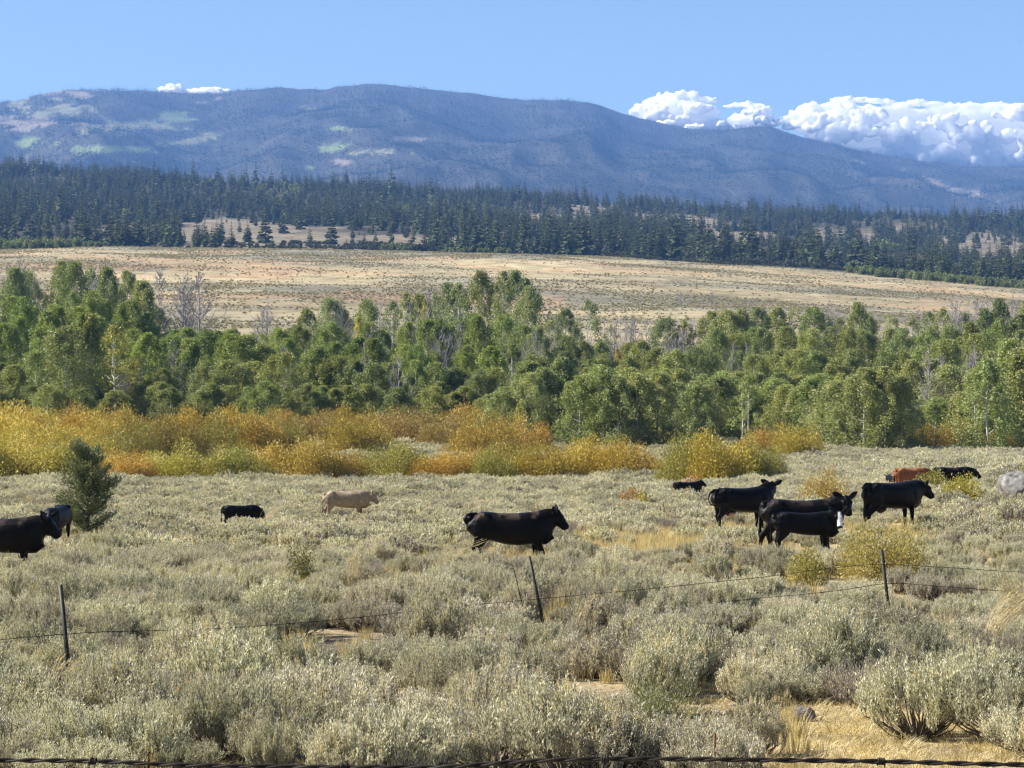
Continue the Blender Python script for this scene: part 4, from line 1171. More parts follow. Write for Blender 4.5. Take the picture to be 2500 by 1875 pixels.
def make_cow(name, label, loc, heading, s=1.0, poll=(1.20, 0, 1.36), hdir=(0.62, 0, -0.78), legs=(0, 0, 0, 0), tail='down', coat=(0.008, 0.0075, 0.0075), back=None, face=None, udder=None, voxel=0.022, belly=0.0, calf=False, category='cow'):
    g = Geo()
    wd = 0.86 if calf else 1.0
    bz = 0.06 if calf else 0.0
    # torso: x, top, bottom, half width
    T = [(-.88, 1.22, 1.02, .11), (-.84, 1.29, .88, .20), (-.74, 1.33, .74, .255), (-.54, 1.345, .66, .28), (-.30, 1.315, .61, .31), (-.05, 1.30, .565 - belly, .345), (.18, 1.30, .54 - belly, .355), (.40, 1.325, .535, .33), (.56, 1.345, .55, .295), (.70, 1.33, .58, .26), (.82, 1.28, .63, .21), (.92, 1.18, .72, .14)]
    rows = [(x, 0, (t + b + bz) / 2, w * wd, (t - b - bz) / 2) for (x, t, b, w) in T]
    loft(g, rows, 18, (0, 1, 0), 2.4)
    # hip bones, shoulder blades, pin bones
    for sy in (-1, 1):
        loft(g, [(-.64, sy * .16, 1.28, .05, .06), (-.55, sy * .235, 1.255, .06, .07), (-.46, sy * .16, 1.27, .04, .05)], 8)
        loft(g, [(.50, sy * .20, 1.18, .07, .12), (.56, sy * .24, .98, .08, .15), (.60, sy * .21, .80, .07, .13)], 8)
        loft(g, [(-.84, sy * .11, 1.20, .05, .06), (-.90, sy * .11, 1.17, .045, .05)], 8)
    # brisket
    loft(g, [(.50, 0, .66, .15, .14), (.74, 0, .67, .13, .15), (.88, 0, .79, .09, .14)], 10)
    h0 = g.n
    # neck with dewlap
    pl = Vector(poll); h = Vector(hdir).normalized()
    up = Vector((0, 0, 1)); side = h.cross(up).normalized(); hu = side.cross(h).normalized()
    jaw = pl + h * .16 - hu * .16
    n0 = Vector((.70, 0, .98)); n3 = pl * .50 + jaw * .50 - h * .05
    n1 = n0 * .66 + n3 * .34 + Vector((0, 0, .02)); n2 = n0 * .30 + n3 * .70 + Vector((0, 0, .015))
    loft(g, [(*n0, .23 * wd, .36), (*n1, .205 * wd, .325), (*n2, .165 * wd, .265), (*n3, .13 * wd, .19)], 14)
    def hp(t, o): return pl + h * t + hu * o
    # head: broad poll, short face, blunt square muzzle
    hr = [(-.04, -.07, .085, .085), (.03, -.065, .120, .125), (.11, -.085, .138, .158), (.19, -.092, .125, .155), (.27, -.085, .104, .128), (.34, -.08, .094, .112), (.40, -.08, .098, .105), (.44, -.085, .088, .09), (.46, -.09, .06, .06)]
    loft(g, [(*hp(t, o), a, b) for (t, o, a, b) in hr], 14, tuple(side), 2.25)
    loft(g, [(*hp(.05, -.17), .085, .085), (*hp(.16, -.20), .07, .065), (*hp(.28, -.16), .055, .05)], 8, tuple(side))
    loft(g, [(*hp(-.06, -.01), .06, .05), (*hp(.0, .035), .07, .055), (*hp(.07, .03), .055, .04)], 8, tuple(side))
    for sy in (-1, 1):
        e0 = pl + side * sy * .075 + h * .0 - hu * .03
        ed = (side * sy * .80 - h * .30 + Vector((0, 0, .32))).normalized()
        el = .31
        r = [(*(e0), .05, .04), (*(e0 + ed * el * .35), .098, .042), (*(e0 + ed * el * .7), .088, .036), (*(e0 + ed * el), .035, .026)]
        loft(g, r, 8, tuple(h * .6 - hu * .8))
        b0 = pl + h * .13 + side * sy * .105 + hu * .03
        loft(g, [(*(b0 - h * .05), .03, .03), (*b0, .038, .038), (*(b0 + h * .06), .028, .028)], 6, tuple(side))
    h1 = g.n
    # legs: dx swings the foot
    fl, fr, hl, hr_ = legs
    lw = 0.9 if calf else 1.0
    for sy, dx in ((1, fl), (-1, fr)):
        y0 = sy * .17 * wd
        loft(g, [(.56, y0, .92, .10, .17), (.53 + dx * .1, y0, .72, .085, .13), (.52 + dx * .35, sy * .15 * wd, .55, .062 * lw, .08), (.53 + dx * .62, sy * .14 * wd, .37, .056 * lw, .062), (.52 + dx * .82, sy * .135 * wd, .22, .042 * lw, .045), (.52 + dx * .95, sy * .135 * wd, .10, .048 * lw, .052), (.545 + dx, sy * .135 * wd, .05, .055, .062), (.555 + dx, sy * .135 * wd, -.02, .062, .075)], 10)
    for sy, dx in ((1, hl), (-1, hr_)):
        y0 = sy * .16 * wd
        loft(g, [(-.62, y0, 1.06, .12, .26), (-.60 + dx * .05, sy * .18 * wd, .86, .125, .235), (-.62 + dx * .15, sy * .17 * wd, .70, .10, .17), (-.70 + dx * .4, sy * .15 * wd, .54, .062 * lw, .10), (-.755 + dx * .55, sy * .14 * wd, .44, .052 * lw, .075), (-.735 + dx * .75, sy * .135 * wd, .28, .044 * lw, .05), (-.715 + dx * .92, sy * .135 * wd, .12, .048 * lw, .054), (-.68 + dx, sy * .135 * wd, .05, .056, .062), (-.665 + dx, sy * .135 * wd, -.02, .062, .075)], 10)
    # tail
    if tail == 'down':
        tp = [(-.72, 0, 1.27, .05, .045), (-.88, 0, 1.25, .042, .042), (-.935, .01, 1.10, .030, .030), (-.94, .02, .85, .026, .026), (-.935, .03, .66, .028, .028), (-.93, .03, .52, .050, .050), (-.93, .03, .40, .045, .045), (-.93, .03, .33, .02, .02)]
    elif tail == 'swish':      # raised loop, brush thrown back across the thigh
        tp = [(-.72, 0, 1.27, .05, .045), (-.90, -.03, 1.27, .042, .042), (-1.03, -.06, 1.18, .034, .034), (-1.09, -.09, 1.02, .028, .028), (-1.06, -.16, .86, .028, .028), (-.94, -.27, .81, .036, .036), (-.76, -.335, .84, .05, .045), (-.58, -.37, .89, .04, .035), (-.46, -.38, .93, .018, .018)]
    elif tail == 'up':         # lifted in a short thick bend behind the rump
        tp = [(-.70, 0, 1.27, .05, .05), (-.84, -.01, 1.28, .055, .055), (-.93, -.03, 1.24, .062, .06), (-.965, -.05, 1.16, .065, .06), (-.95, -.07, 1.08, .045, .04), (-.91, -.08, 1.02, .025, .025)]
    else:                      # side: thick tail hanging on the near side
        tp = [(-.72, 0, 1.28, .06, .055), (-.87, -.02, 1.31, .055, .05), (-.955, -.05, 1.27, .042, .042), (-.965, -.07, .98, .034, .034), (-.955, -.08, .72, .036, .036), (-.95, -.08, .54, .055, .055), (-.945, -.08, .40, .055, .055), (-.945, -.07, .27, .025, .025)]
    loft(g, tp, 8, (0, 1, 0.01))
    if udder:
        loft(g, [(-.50, 0, .60, .10, .09), (-.38, 0, .535, .14, .11), (-.24, 0, .56, .09, .07)], 10)
    vv = g.verts(); trunk = np.ones(len(vv), bool); trunk[h0:h1] = False; vv[trunk, 0] *= 1.13
    me = mesh_np(name, vv, g.faces())
    o = bpy.data.objects.new(name, me); COL.objects.link(o)
    rm = o.modifiers.new('r', 'REMESH'); rm.mode = 'VOXEL'; rm.voxel_size = voxel; rm.use_smooth_shade = True
    sm = o.modifiers.new('s', 'SMOOTH'); sm.factor = 0.5; sm.iterations = 3
    dg = bpy.context.evaluated_depsgraph_get(); dg.update()
    m2 = bpy.data.meshes.new_from_object(o.evaluated_get(dg))
    o.modifiers.clear(); o.data = m2; m2.name = name
    m2.materials.clear(); m2.materials.append(M['coat'])
    co = np.zeros(len(m2.vertices) * 3, np.float32); m2.vertices.foreach_get('co', co); co = co.reshape(-1, 3).astype(float)
    c = np.tile(np.array(coat, float), (len(co), 1))
    nz = fbm(co[:, 0] * 7, co[:, 2] * 7 + co[:, 1] * 3, 151, 3)
    if back is not None:       # sunlit highlight along the topline, painted into the coat colour
        f = (sstep(1.12, 1.26, co[:, 2]) * (co[:, 0] < .7) * sstep(.35, .6, nz))[:, None]
        c = c * (1 - f) + np.array(back) * f
    rel = co - np.array(pl); th = rel @ np.array(h); tu = rel @ np.array(hu); ts = rel @ np.array(side)
    if face is not None:
        f = (sstep(-.02, .02, th + (nz - .5) * .05) * (1 - sstep(.0, .03, np.abs(ts) - np.interp(th, [0, .12, .3, .45], [.03, .05, .07, .07]) + (nz - .5) * .04)) * sstep(-.15, -.12, tu) * (th < .43))[:, None]
        c = c * (1 - f) + np.array(face) * f
    f = ((th > .43) & (np.abs(ts) < .12) & (np.abs(tu) < .25))[:, None]
    c = np.where(f, np.minimum(c, np.array([.03, .025, .025])), c)
    if udder:
        f = (sstep(-.54, -.48, co[:, 0]) * (1 - sstep(-.24, -.20, co[:, 0])) * (1 - sstep(.54, .58, co[:, 2])) * (np.abs(co[:, 1]) < .16) * (co[:, 2] > .40))[:, None]
        c = c * (1 - f) + np.array(udder) * f
    f = (co[:, 2] < .06)[:, None]; c = np.where(f, c * .5 + .01, c)
    at = m2.color_attributes.new('coat', 'FLOAT_COLOR', 'POINT')
    at.data.foreach_set('color', np.concatenate([c, np.ones((len(c), 1))], 1).astype(np.float32).ravel())
    m2.polygons.foreach_set('use_smooth', np.ones(len(m2.polygons), bool))
    o.location = loc; o.rotation_euler = (0, 0, R(heading)); o.scale = (s, s, s)
    tag(o, label, category, 'grazing cattle')
    return o

BLK = (0.0042, 0.0038, 0.0037); BRN = (0.0065, 0.005, 0.0045)
CP = {c[0]: c for c in COWS}
def cow_at(k, **kw):
    _, uu, d, hd, s, _f = CP[k]
    p = at_u(uu, d)
    return dict(loc=p, heading=hd, s=s, **kw)
make_cow('cow', 'black cow cut off by the left edge, head level, facing right', **cow_at('A', poll=(1.16, 0, 1.28), hdir=(.66, -.05, -.74), coat=BRN, back=(.05, .035, .028)))
make_cow('cow', 'black cow facing the camera beside the small juniper', **cow_at('B', poll=(1.12, 0.05, 1.10), hdir=(.45, .05, -.9), coat=(0.004, .004, .0042), voxel=.028))
make_cow('calf', 'black calf standing alone left of the tan cow, head hidden in sagebrush', **cow_at('C', poll=(1.16, -.05, .98), hdir=(.45, -.1, -.9), coat=BLK, calf=True, voxel=.03, category='calf'))
make_cow('cow', 'tan cow walking right with lowered head', **cow_at('D', poll=(1.22, 0, 1.16), hdir=(.58, 0, -.80), coat=(.27, .21, .135), back=(.36, .29, .20), voxel=.03, legs=(.1, -.1, -.15, .1)))
make_cow('cow', 'black cow walking right at the centre, nearest full side view', **cow_at('E', poll=(1.16, 0, 1.32), hdir=(.62, -.10, -.76), legs=(.04, .26, .16, -.02), tail='up', coat=BLK, back=(.06, .042, .03), belly=.03))
make_cow('cow', 'black cow with swishing tail and pale udder, standing behind the group on the right', **cow_at('F', poll=(1.12, .12, 1.40), hdir=(.55, .66, -.45), tail='swish', coat=BLK, udder=(.45, .25, .18), legs=(0, .03, .1, -.05), voxel=.026))
make_cow('cow', 'brownish black cow looking at the camera behind the white-faced calf', **cow_at('G', poll=(1.10, -.16, 1.36), hdir=(.08, -.60, -.80), coat=(.006, .005, .0046), back=(.035, .024, .018), legs=(.1, 0, .05, -.28)))
make_cow('calf', 'black calf with a white face turned to the camera', **cow_at('H', poll=(1.04, -.20, 1.30), hdir=(-.06, -.48, -.87), coat=BLK, face=(.72, .70, .68), calf=True, category='calf'))
make_cow('cow', 'black cow seen from behind at the right, head stretched to the right', **cow_at('I', poll=(1.22, -.02, 1.20), hdir=(.66, -.12, -.72), tail='side', coat=(.0055, .0045, .004), udder=(.06, .035, .028), legs=(0, .05, -.05, -.18)))
make_cow('cow', 'red brown cow behind the yellow bushes at the far right', **cow_at('J', poll=(1.25, 0, 1.05), hdir=(.6, 0, -.8), coat=(.20, .075, .03), back=(.30, .13, .055), voxel=.035))
make_cow('calf', 'small dark calf at the rear of the red brown cow', **cow_at('K', poll=(1.1, 0, 1.2), hdir=(.6, 0, -.8), coat=BLK, calf=True, voxel=.04, category='calf'))
make_cow('cow', 'black cow half hidden by yellow bushes at the far right', **cow_at('L', poll=(1.25, 0, 1.12), hdir=(.7, 0, -.7), coat=BLK, back=(.03, .02, .015), voxel=.035))
make_cow('calf', 'distant black calf lying low in the sagebrush right of centre', **cow_at('M', poll=(1.08, 0, 1.36), hdir=(.7, -.3, -.6), coat=BLK, calf=True, voxel=.035, category='calf'))

# ------------------------------------------------------------------ fences
def t_post(name, label, base, top):
    """studded steel T-post standing from base to top"""
    base = Vector(base); top = Vector(top)
    ax = (top - base); Ln = ax.length
    g = Geo()
    def bar(cx, cy, w, dpt, z0, z1):
        v = [(cx + sx * w / 2, cy + sy * dpt / 2, z) for z in (z0, z1) for sx, sy in ((-1, -1), (1, -1), (1, 1), (-1, 1))]
        g.add(np.array(v), np.array([(0, 3, 2, 1), (4, 5, 6, 7), (0, 1, 5, 4), (1, 2, 6, 5), (2, 3, 7, 6), (3, 0, 4, 7)]))
    bar(0, -.016, .048, .008, -.25, Ln)
    bar(0, .006, .010, .036, -.25, Ln - .001)
    body = g.mesh(name, M['steel'])
    e = obj(name, body, None, base)
    q = Vector((0, 0, 1)).rotation_difference(ax)
    e.rotation_mode = 'QUATERNION'; e.rotation_quaternion = q
    tag(e, label, 'fence post', 'steel posts of the far fence')
    sg = Geo(); 
    v = [(sx * .007, -.0195 - .008 * (z > 0), z + sz * .006) for z in (0,) for sz in (-1, 1) for sx in (-1, 1)] + [(sx * .006, -.029, sz * .004) for sz in (-1, 1) for sx in (-1, 1)]
    sg.add(np.array(v), np.array([(0, 1, 5, 4), (1, 3, 7, 5), (3, 2, 6, 7), (2, 0, 4, 6), (4, 5, 7, 6)]))
    sme = sg.mesh('stud', M['steel'])
    z = .25
    while z < Ln - .04:
        st = obj('stud', sme, e, (0, 0, z)); z += .105
    return e
def post_px(label, uu, d, tu, tv):
    b = at_u(uu, d); t = P(tu, tv, d + .05)
    return t_post('fence_post', label, b, t)
post_px('tall leaning black steel fence post at the left', 176, 25, 148, 1428)
post_px('short leaning black steel fence post below the centre cow', 1331, 33, 1292, 1358)
post_px('black steel fence post in the yellow bush at the right', 2175, 34, 2152, 1342)
# thin rod beside the centre post
g = Geo(); b = at_u(1292, 33.2); t = P(1254, 1388, 33.1)
tubes(g, np.array([[list(b), list(b * .5 + t * .5), list(t)]]), np.array([[.007, .007, .007]]), 6)
tubes(g, np.array([[list(t), list(t + Vector((-.03, 0, .012))), list(t + Vector((-.045, 0, -.015)))]]), np.array([[.006, .006, .005]]), 6)
tag(obj('steel_rod', g.mesh('steel_rod', M['steel'])), 'thin bent steel rod leaning left of the centre fence post', 'rod')

def barbed_wire(name, label, ctrl, r, pitch, barb_step, group=None, n_per=40, wob=0.0):
    """two strands twisted round a sagging line, with barbs as parts"""
    c = np.array([list(p) for p in ctrl], float)
    seg = np.concatenate([[0], np.cumsum(np.linalg.norm(np.diff(c, axis=0), axis=1))])
    tot = seg[-1]
    ns = max(int(tot / pitch * 8), 30)
    s = np.linspace(0, tot, ns)
    mid = np.stack([np.interp(s, seg, pchip_line(seg, c[:, i], s)) if False else pchip_line(seg, c[:, i], s) for i in range(3)], 1)
    if wob:
        mid[:, 2] += (fbm(s * 2.3, s * 0, 161, 3) - .5) * wob
    t = unit(np.gradient(mid, axis=0)); up = np.array([0, 0, 1.0]); a = unit(np.cross(t, up)); b = np.cross(a, t)
    ph = 2 * np.pi * s / pitch
    e = None
    for k in (0, 1):
        o = (a * np.cos(ph + k * np.pi)[:, None] + b * np.sin(ph + k * np.pi)[:, None]) * r * 0.95
        g = Geo(); tubes(g, (mid + o)[None], np.full((1, ns), r), 6)
        me = g.mesh('strand', M['wire'], True)
        if k == 0:
            e = bpy.data.objects.new(name, None); COL.objects.link(e); tag(e, label, 'barbed wire', group)
        obj('strand', me, e)
    bg = Geo()
    for q in (0, 1):
        an = np.linspace(0, 4 * np.pi, 15); px = np.linspace(-1.4 * r, 1.4 * r, 15)
        coil = np.stack([px + q * 2.4 * r, np.cos(an) * 2.2 * r, np.sin(an) * 2.2 * r], 1)
        d0 = np.array([0, -.3, 1.0 if q == 0 else -.6]); d1 = np.array([0, .6, -1.0 if q == 0 else .9])
        pts = np.concatenate([[coil[0] + unit(d0) * 4.5 * r], coil, [coil[-1] + unit(d1) * 4.5 * r]])
        tubes(bg, pts[None], np.concatenate([[.25 * r], np.full(15, .75 * r), [.25 * r]])[None], 4)
    bm = bg.mesh('barb', M['wire'])
    x = barb_step * .37
    while x < tot:
        i = min(np.searchsorted(s, x), ns - 1)
        o = obj('barb', bm, e, mid[i]); o.rotation_euler = (rng.uniform(0, 6.28), 0, math.atan2(t[i, 1], t[i, 0]))
        x += barb_step * rng.uniform(.95, 1.05)
    return e
def pchip_line(x, y, q):
    m = np.gradient(y, x)
    i = np.clip(np.searchsorted(x, q, side='right') - 1, 0, len(x) - 2)
    h = x[i + 1] - x[i]; t = (q - x[i]) / h
    return (2*t**3 - 3*t**2 + 1) * y[i] + (t**3 - 2*t**2 + t) * h * m[i] + (-2*t**3 + 3*t**2) * y[i + 1] + (t**3 - t**2) * h * m[i + 1]

nearw = [(-1700,1790,3.3),(-900,1830,3.2),(-300,1852,3.12),(0,1856,3.1),(250,1859,3.08),(420,1867,3.06),(650,1871,3.04),(900,1873,3.02),(1120,1871,3.0),(1230,1862,2.99),(1400,1854,2.98),(1650,1853,2.97),(1900,1856,2.95),(2150,1859,2.94),(2350,1864,2.92),(2500,1867,2.91),(2900,1860,2.88),(3600,1835,2.84),(4300,1800,2.8)]
barbed_wire('barbed_wire', 'dark twisted barbed wire running along the bottom edge close to the camera', [P(*q) for q in nearw], .0019, .075, .36)
w1 = [P(-500,1600,23.4),P(-150,1575,24.2),P(160,1548,25),P(500,1536,27.2),P(830,1512,29.4),P(1100,1482,31.2),P(1318,1462,33),P(1560,1440,33.2),P(1850,1410,33.6),P(2158,1378,34),P(2300,1385,34.2),P(2500,1397,34.6),P(2800,1405,35)]
barbed_wire('barbed_wire', 'upper sagging barbed wire of the far fence crossing the sagebrush', w1, .0026, .09, .25, 'wires of the far fence')
w2 = [P(1326,1512,33),P(1560,1494,33.2),P(1800,1466,33.6),P(2060,1440,33.9),P(2163,1425,34),P(2300,1432,34.2),P(2500,1446,34.6),P(2800,1450,35)]
barbed_wire('barbed_wire', 'lower barbed wire of the far fence meeting the right post near its foot', w2, .0026, .09, .25, 'wires of the far fence')

# ------------------------------------------------------------------ rocks
def rock(name, label, loc, size, seed, mat, flat=0.75):
    rs = np.random.default_rng(seed)
    import bmesh
    bm = bmesh.new(); bmesh.ops.create_icosphere(bm, subdivisions=4, radius=1.0)
    co = np.array([v.co[:] for v in bm.verts])
    for _ in range(11):      # broken facets
        nrm = unit(rs.normal(size=3)); cut = rs.uniform(.62, .88)
        dd = co @ nrm; k = dd > cut
        co[k] -= np.outer((dd[k] - cut) * .92, nrm)
    co *= 1 + (fbm(co[:, 0] * 2.2 + 9, co[:, 1] * 2.2 + co[:, 2] * 1.7, seed, 4)[:, None] - .5) * .28
    for v, c in zip(bm.verts, co * np.array(size)):
        v.co = c
    me = bpy.data.meshes.new(name); bm.to_mesh(me); bm.free()
    me.materials.append(mat)
    o = obj(name, me, None, loc); o.rotation_euler = (0, 0, rs.uniform(0, 6.28))
    return tag(o, label, 'rock')
p = at_u(2490, 84); rock('boulder', 'large light grey boulder at the right edge among bushes', p + Vector((0, 0, .45)), (1.15, .95, .78), 5, M['rock'])
p = at_u(1962, 22.0); rock('stone', 'small rough brown stone on the straw clearing', p + Vector((0, 0, .05)), (.13, .11, .10), 9, M['rock_dark'])

# ------------------------------------------------------------------ single shrubs
M['stem'] = M['sage_stem']
def shrub_mesh(Rr, H, n, seed, L, W, lobes=6, nst=50, shell=.6):
    st, fo = bush_geo(Rr, H, n, seed, L, W, None, lobes, .55, shell, nst)
    return st.mesh('shrub_stems', M['sage_stem']), fo.mesh('shrub_leaves', M['rabbit'])
def shrub(label, uu, d, hw, tv, n, seed, L, W, color, lobes=6, group=None):
    p = at_u(uu, d); H = (CZ + (VH - tv) / F * d) - p.z; r = hw / F * d
    a, b = shrub_mesh(r, H * 1.05, n, seed, L, W, lobes)
    return thing('shrub', label, 'shrub', group, p, 0, (1, 1, 1), [('stems', a), ('foliage', b)], color)
YG = (1.0, 1.0, .9); OY = (1.35, .95, .9); PK = (1.25, .85, 1.3)
shrub('yellow green shrub in front of the white-faced calf, around the steel post', 2145, 45, 140, 1258, 9500, 701, .055, .024, (1.05, 1.0, 1.25), 9)
shrub('low yellow green shrub left of the larger one below the calf', 1960, 44, 90, 1335, 3000, 702, .055, .024, (1.05, 1.05, 1.2), 5)
shrub('orange and yellow shrub between the cow with swishing tail and the right cow', 2030, 86, 80, 1138, 6000, 703, .085, .042, (1.25, 1.08, 1.5), 6)
shrub('round yellow green shrub left of the boulder', 2372, 88, 84, 1155, 5600, 704, .085, .042, (1.05, 1.05, .85), 6)
shrub('yellow green shrub in front of the red brown cow', 2262, 108, 58, 1136, 3600, 705, .10, .05, (.9, .92, .9), 5)
shrub('low yellow green shrub right of the orange tinged one', 2340, 100, 40, 1185, 1400, 710, .09, .045, (1.0, 1.0, .9), 4)
shrub('small orange shrub near the centre of the flat', 1528, 110, 34, 1176, 1400, 706, .09, .045, (1.3, .85, 1.1), 4)
shrub('small yellow shrub right of the small orange one', 1575, 108, 38, 1185, 1400, 707, .09, .045, (1.05, .98, .9), 4)
shrub('reddish low shrub behind the distant black calf', 1690, 124, 45, 1148, 1400, 708, .10, .05, (1.2, .68, 1.2), 4)
shrub('green yellow shrub at the right edge above the boulder', 2500, 118, 40, 1125, 1300, 709, .10, .05, (.9, .95, .8), 4)
shrub('olive shrub below the centre cow left of the gold grass', 745, 46, 55, 1310, 1800, 711, .05, .025, (.55, .6, .85), 5)
shrub('fresh green rabbitbrush in the lower middle of the foreground', 1610, 20.2, 125, 1640, 5200, 712, .05, .010, (.92, 1.05, 2.2), 6)

# juniper beside the left cow
def juniper(uu, d, tv):
    p = at_u(uu, d); H = (CZ + (VH - tv) / F * d) - p.z
    rs = np.random.default_rng(71)
    tr = Geo(); fo = Geo()
    tubes(tr, np.array([[[0, 0, -.1], [.03, 0, H * .3], [-.02, .02, H * .65], [0, 0, H * .95]]]), np.array([[.07, .055, .03, .01]]), 6)
    nb = 120; t = rs.uniform(.03, .97, nb) ** .9
    an = rs.uniform(0, 2 * np.pi, nb); ln = H * .42 * (1 - t) ** .38 * rs.uniform(.5, 1.1, nb) * .85 * np.minimum(1, t * 5 + .45) + .10
    b = np.stack([np.zeros(nb), np.zeros(nb), t * H * .93], 1)
    tip = b + np.stack([np.cos(an) * ln, np.sin(an) * ln, ln * rs.uniform(.35, 1.0, nb)], 1)
    tubes(tr, np.stack([b, (b + tip) / 2 - np.array([0, 0, .04]), tip], 1), np.stack([np.full(nb, .018), np.full(nb, .012), np.full(nb, .004)], 1), 4)
    m = 110; j = np.repeat(np.arange(nb), m); f = rs.uniform(.25, 1.05, len(j))[:, None]
    c = b[j] * (1 - f) + tip[j] * f + rs.normal(0, .075, (len(j), 3)) * (1.25 - .5 * f)
    dv = unit(tip[j] - b[j]) + rs.normal(0, .5, (len(j), 3)) + np.array([0, 0, .35])
    leaves(fo, c, dv, rs.uniform(.07, .13, len(j)), rs.uniform(.025, .045, len(j)), .1)
    thing('juniper_tree', 'small dark green juniper standing between the left cow and the willows', 'juniper', None, p, 0, (1, 1, 1), [('trunk', tr.mesh('juniper_trunk', M['bark'])), ('crown', fo.mesh('juniper_crown', M['juniper']))])
juniper(213, 71.5, 1085)
# fallen dark juniper branch right of it
st, fo = bush_geo(.42, .42, 900, 73, .10, .03, None, 3, .2, .7, 10)
thing('fallen_branch', 'dark green fallen juniper branch lying right of the small juniper', 'branch', None, at_u(292, 70), 0, (1.2, 1, 1), [('twigs', st.mesh('branch_twigs', M['bark'])), ('foliage', fo.mesh('branch_foliage', M['juniper']))])

# tall arching grass tussocks
M['reed'] = leaf_mat('tall_grass', (0.46, 0.37, 0.20), (0.62, 0.53, 0.32), None, trans=.3, rough=.45, spec=.4)
def tussock(label, uu, d, n, H, lean, seed):
    rs = np.random.default_rng(seed); g = Geo(); hd = Geo()
    a = rs.uniform(0, 2 * np.pi, n); r = .16 * np.sqrt(rs.uniform(0, 1, n)); b = np.stack([np.cos(a) * r, np.sin(a) * r, np.full(n, -.02)], 1)
    h = H * rs.uniform(.65, 1.1, n); lx = lean * h * rs.uniform(.5, 1.2, n); ly = rs.normal(0, .15, n) * h
    q = np.linspace(0, 1, 6)
    pts = b[:, None, :] + np.stack([lx[:, None] * q ** 1.8, ly[:, None] * q ** 1.5, h[:, None] * (q - .22 * q ** 3)], -1)
    tubes(g, pts, np.broadcast_to(np.linspace(.0035, .0016, 6), (n, 6)), 3)
    j = np.repeat(np.arange(n), 9); f = rs.uniform(.8, 1.0, len(j))
    tipv = pts[:, -1] - pts[:, -2]
    c = pts[j, -2] + tipv[j] * ((f - .8) * 5)[:, None] + rs.normal(0, .006, (len(j), 3))
    leaves(hd, c, unit(tipv[j]) + rs.normal(0, .25, (len(j), 3)), .04, .010)
    thing('grass_tussock', label, 'grass', 'tall dry grass tussocks', at_u(uu, d), 0, (1, 1, 1), [('blades', g.mesh('tussock_blades', M['reed'])), ('seed_heads', hd.mesh('tussock_heads', M['reed']))])
tussock('tall straw grass arching from the right edge', 2420, 30, 90, 1.15, .55, 801)
tussock('pale straw grass at the right edge behind the first tuft', 2490, 33, 70, 1.15, -.2, 802)
tussock('long bent straw stalks left of the centre cow', 1075, 47, 22, 1.2, .75, 803)
tussock('bent straw stalks right of the lone calf', 630, 76, 24, 1.3, .7, 804)
tussock('straw stalks in front of the right cow legs', 2075, 50, 16, 1.0, .2, 805)
tussock('straw stalks leaning at the foot of the left post', 150, 24.6, 22, .75, .35, 806)
tussock('straw stalks in the middle of the foreground right of the centre post', 1420, 31, 30, .9, .2, 807)
tussock('straw tuft right of the olive shrub', 860, 45, 40, .9, .1, 808)
# reddish upright stick by the near wire
g = Geo(); b = P(1742, 1925, 10.5); t = P(1747, 1792, 10.45)
g2 = Geo(); b = gpt((1742 - 1250) / F * 17.2, 17.2); t = P(1746, 1790, 17.1)
tubes(g2, np.array([[list(b), list(b * .6 + t * .4 + Vector((.006, 0, 0))), list(t)]]), np.array([[.013, .011, .008]]), 6)
tag(obj('wooden_stake', g2.mesh('wooden_stake', M['rust'])), 'thin reddish upright stick at the bottom right of centre', 'stick')

# ------------------------------------------------------------------ haze
zmin = min(float(gz(np.array([0.]), np.array([d]))[0]) for d in (3, 100, 240, 300, 3300, 4600)) - 90
m, nt = new_mat('haze')
pv = N(nt, 'ShaderNodeVolumePrincipled')
pv.inputs['Color'].default_value = (0.20, 0.44, 1.0, 1)
pv.inputs['Density'].default_value = 7.5e-5
pv.inputs['Anisotropy'].default_value = 0.0
o_ = N(nt, 'ShaderNodeOutputMaterial'); nt.links.new(pv.outputs[0], o_.inputs['Volume'])
bx = [(-8000, -600), (8000, -600), (8000, 10650), (-8000, 10650)]
v = [(x, y, zmin) for x, y in bx] + [(x, y, CZ + 1010) for x, y in bx]
me = mesh_np('haze', np.array(v), np.array([(0, 3, 2, 1), (4, 5, 6, 7), (0, 1, 5, 4), (1, 2, 6, 5), (2, 3, 7, 6), (3, 0, 4, 7)]), [m])
tag(obj('haze', me), 'thin blue haze filling the air over the valley', 'haze', None, 'stuff')

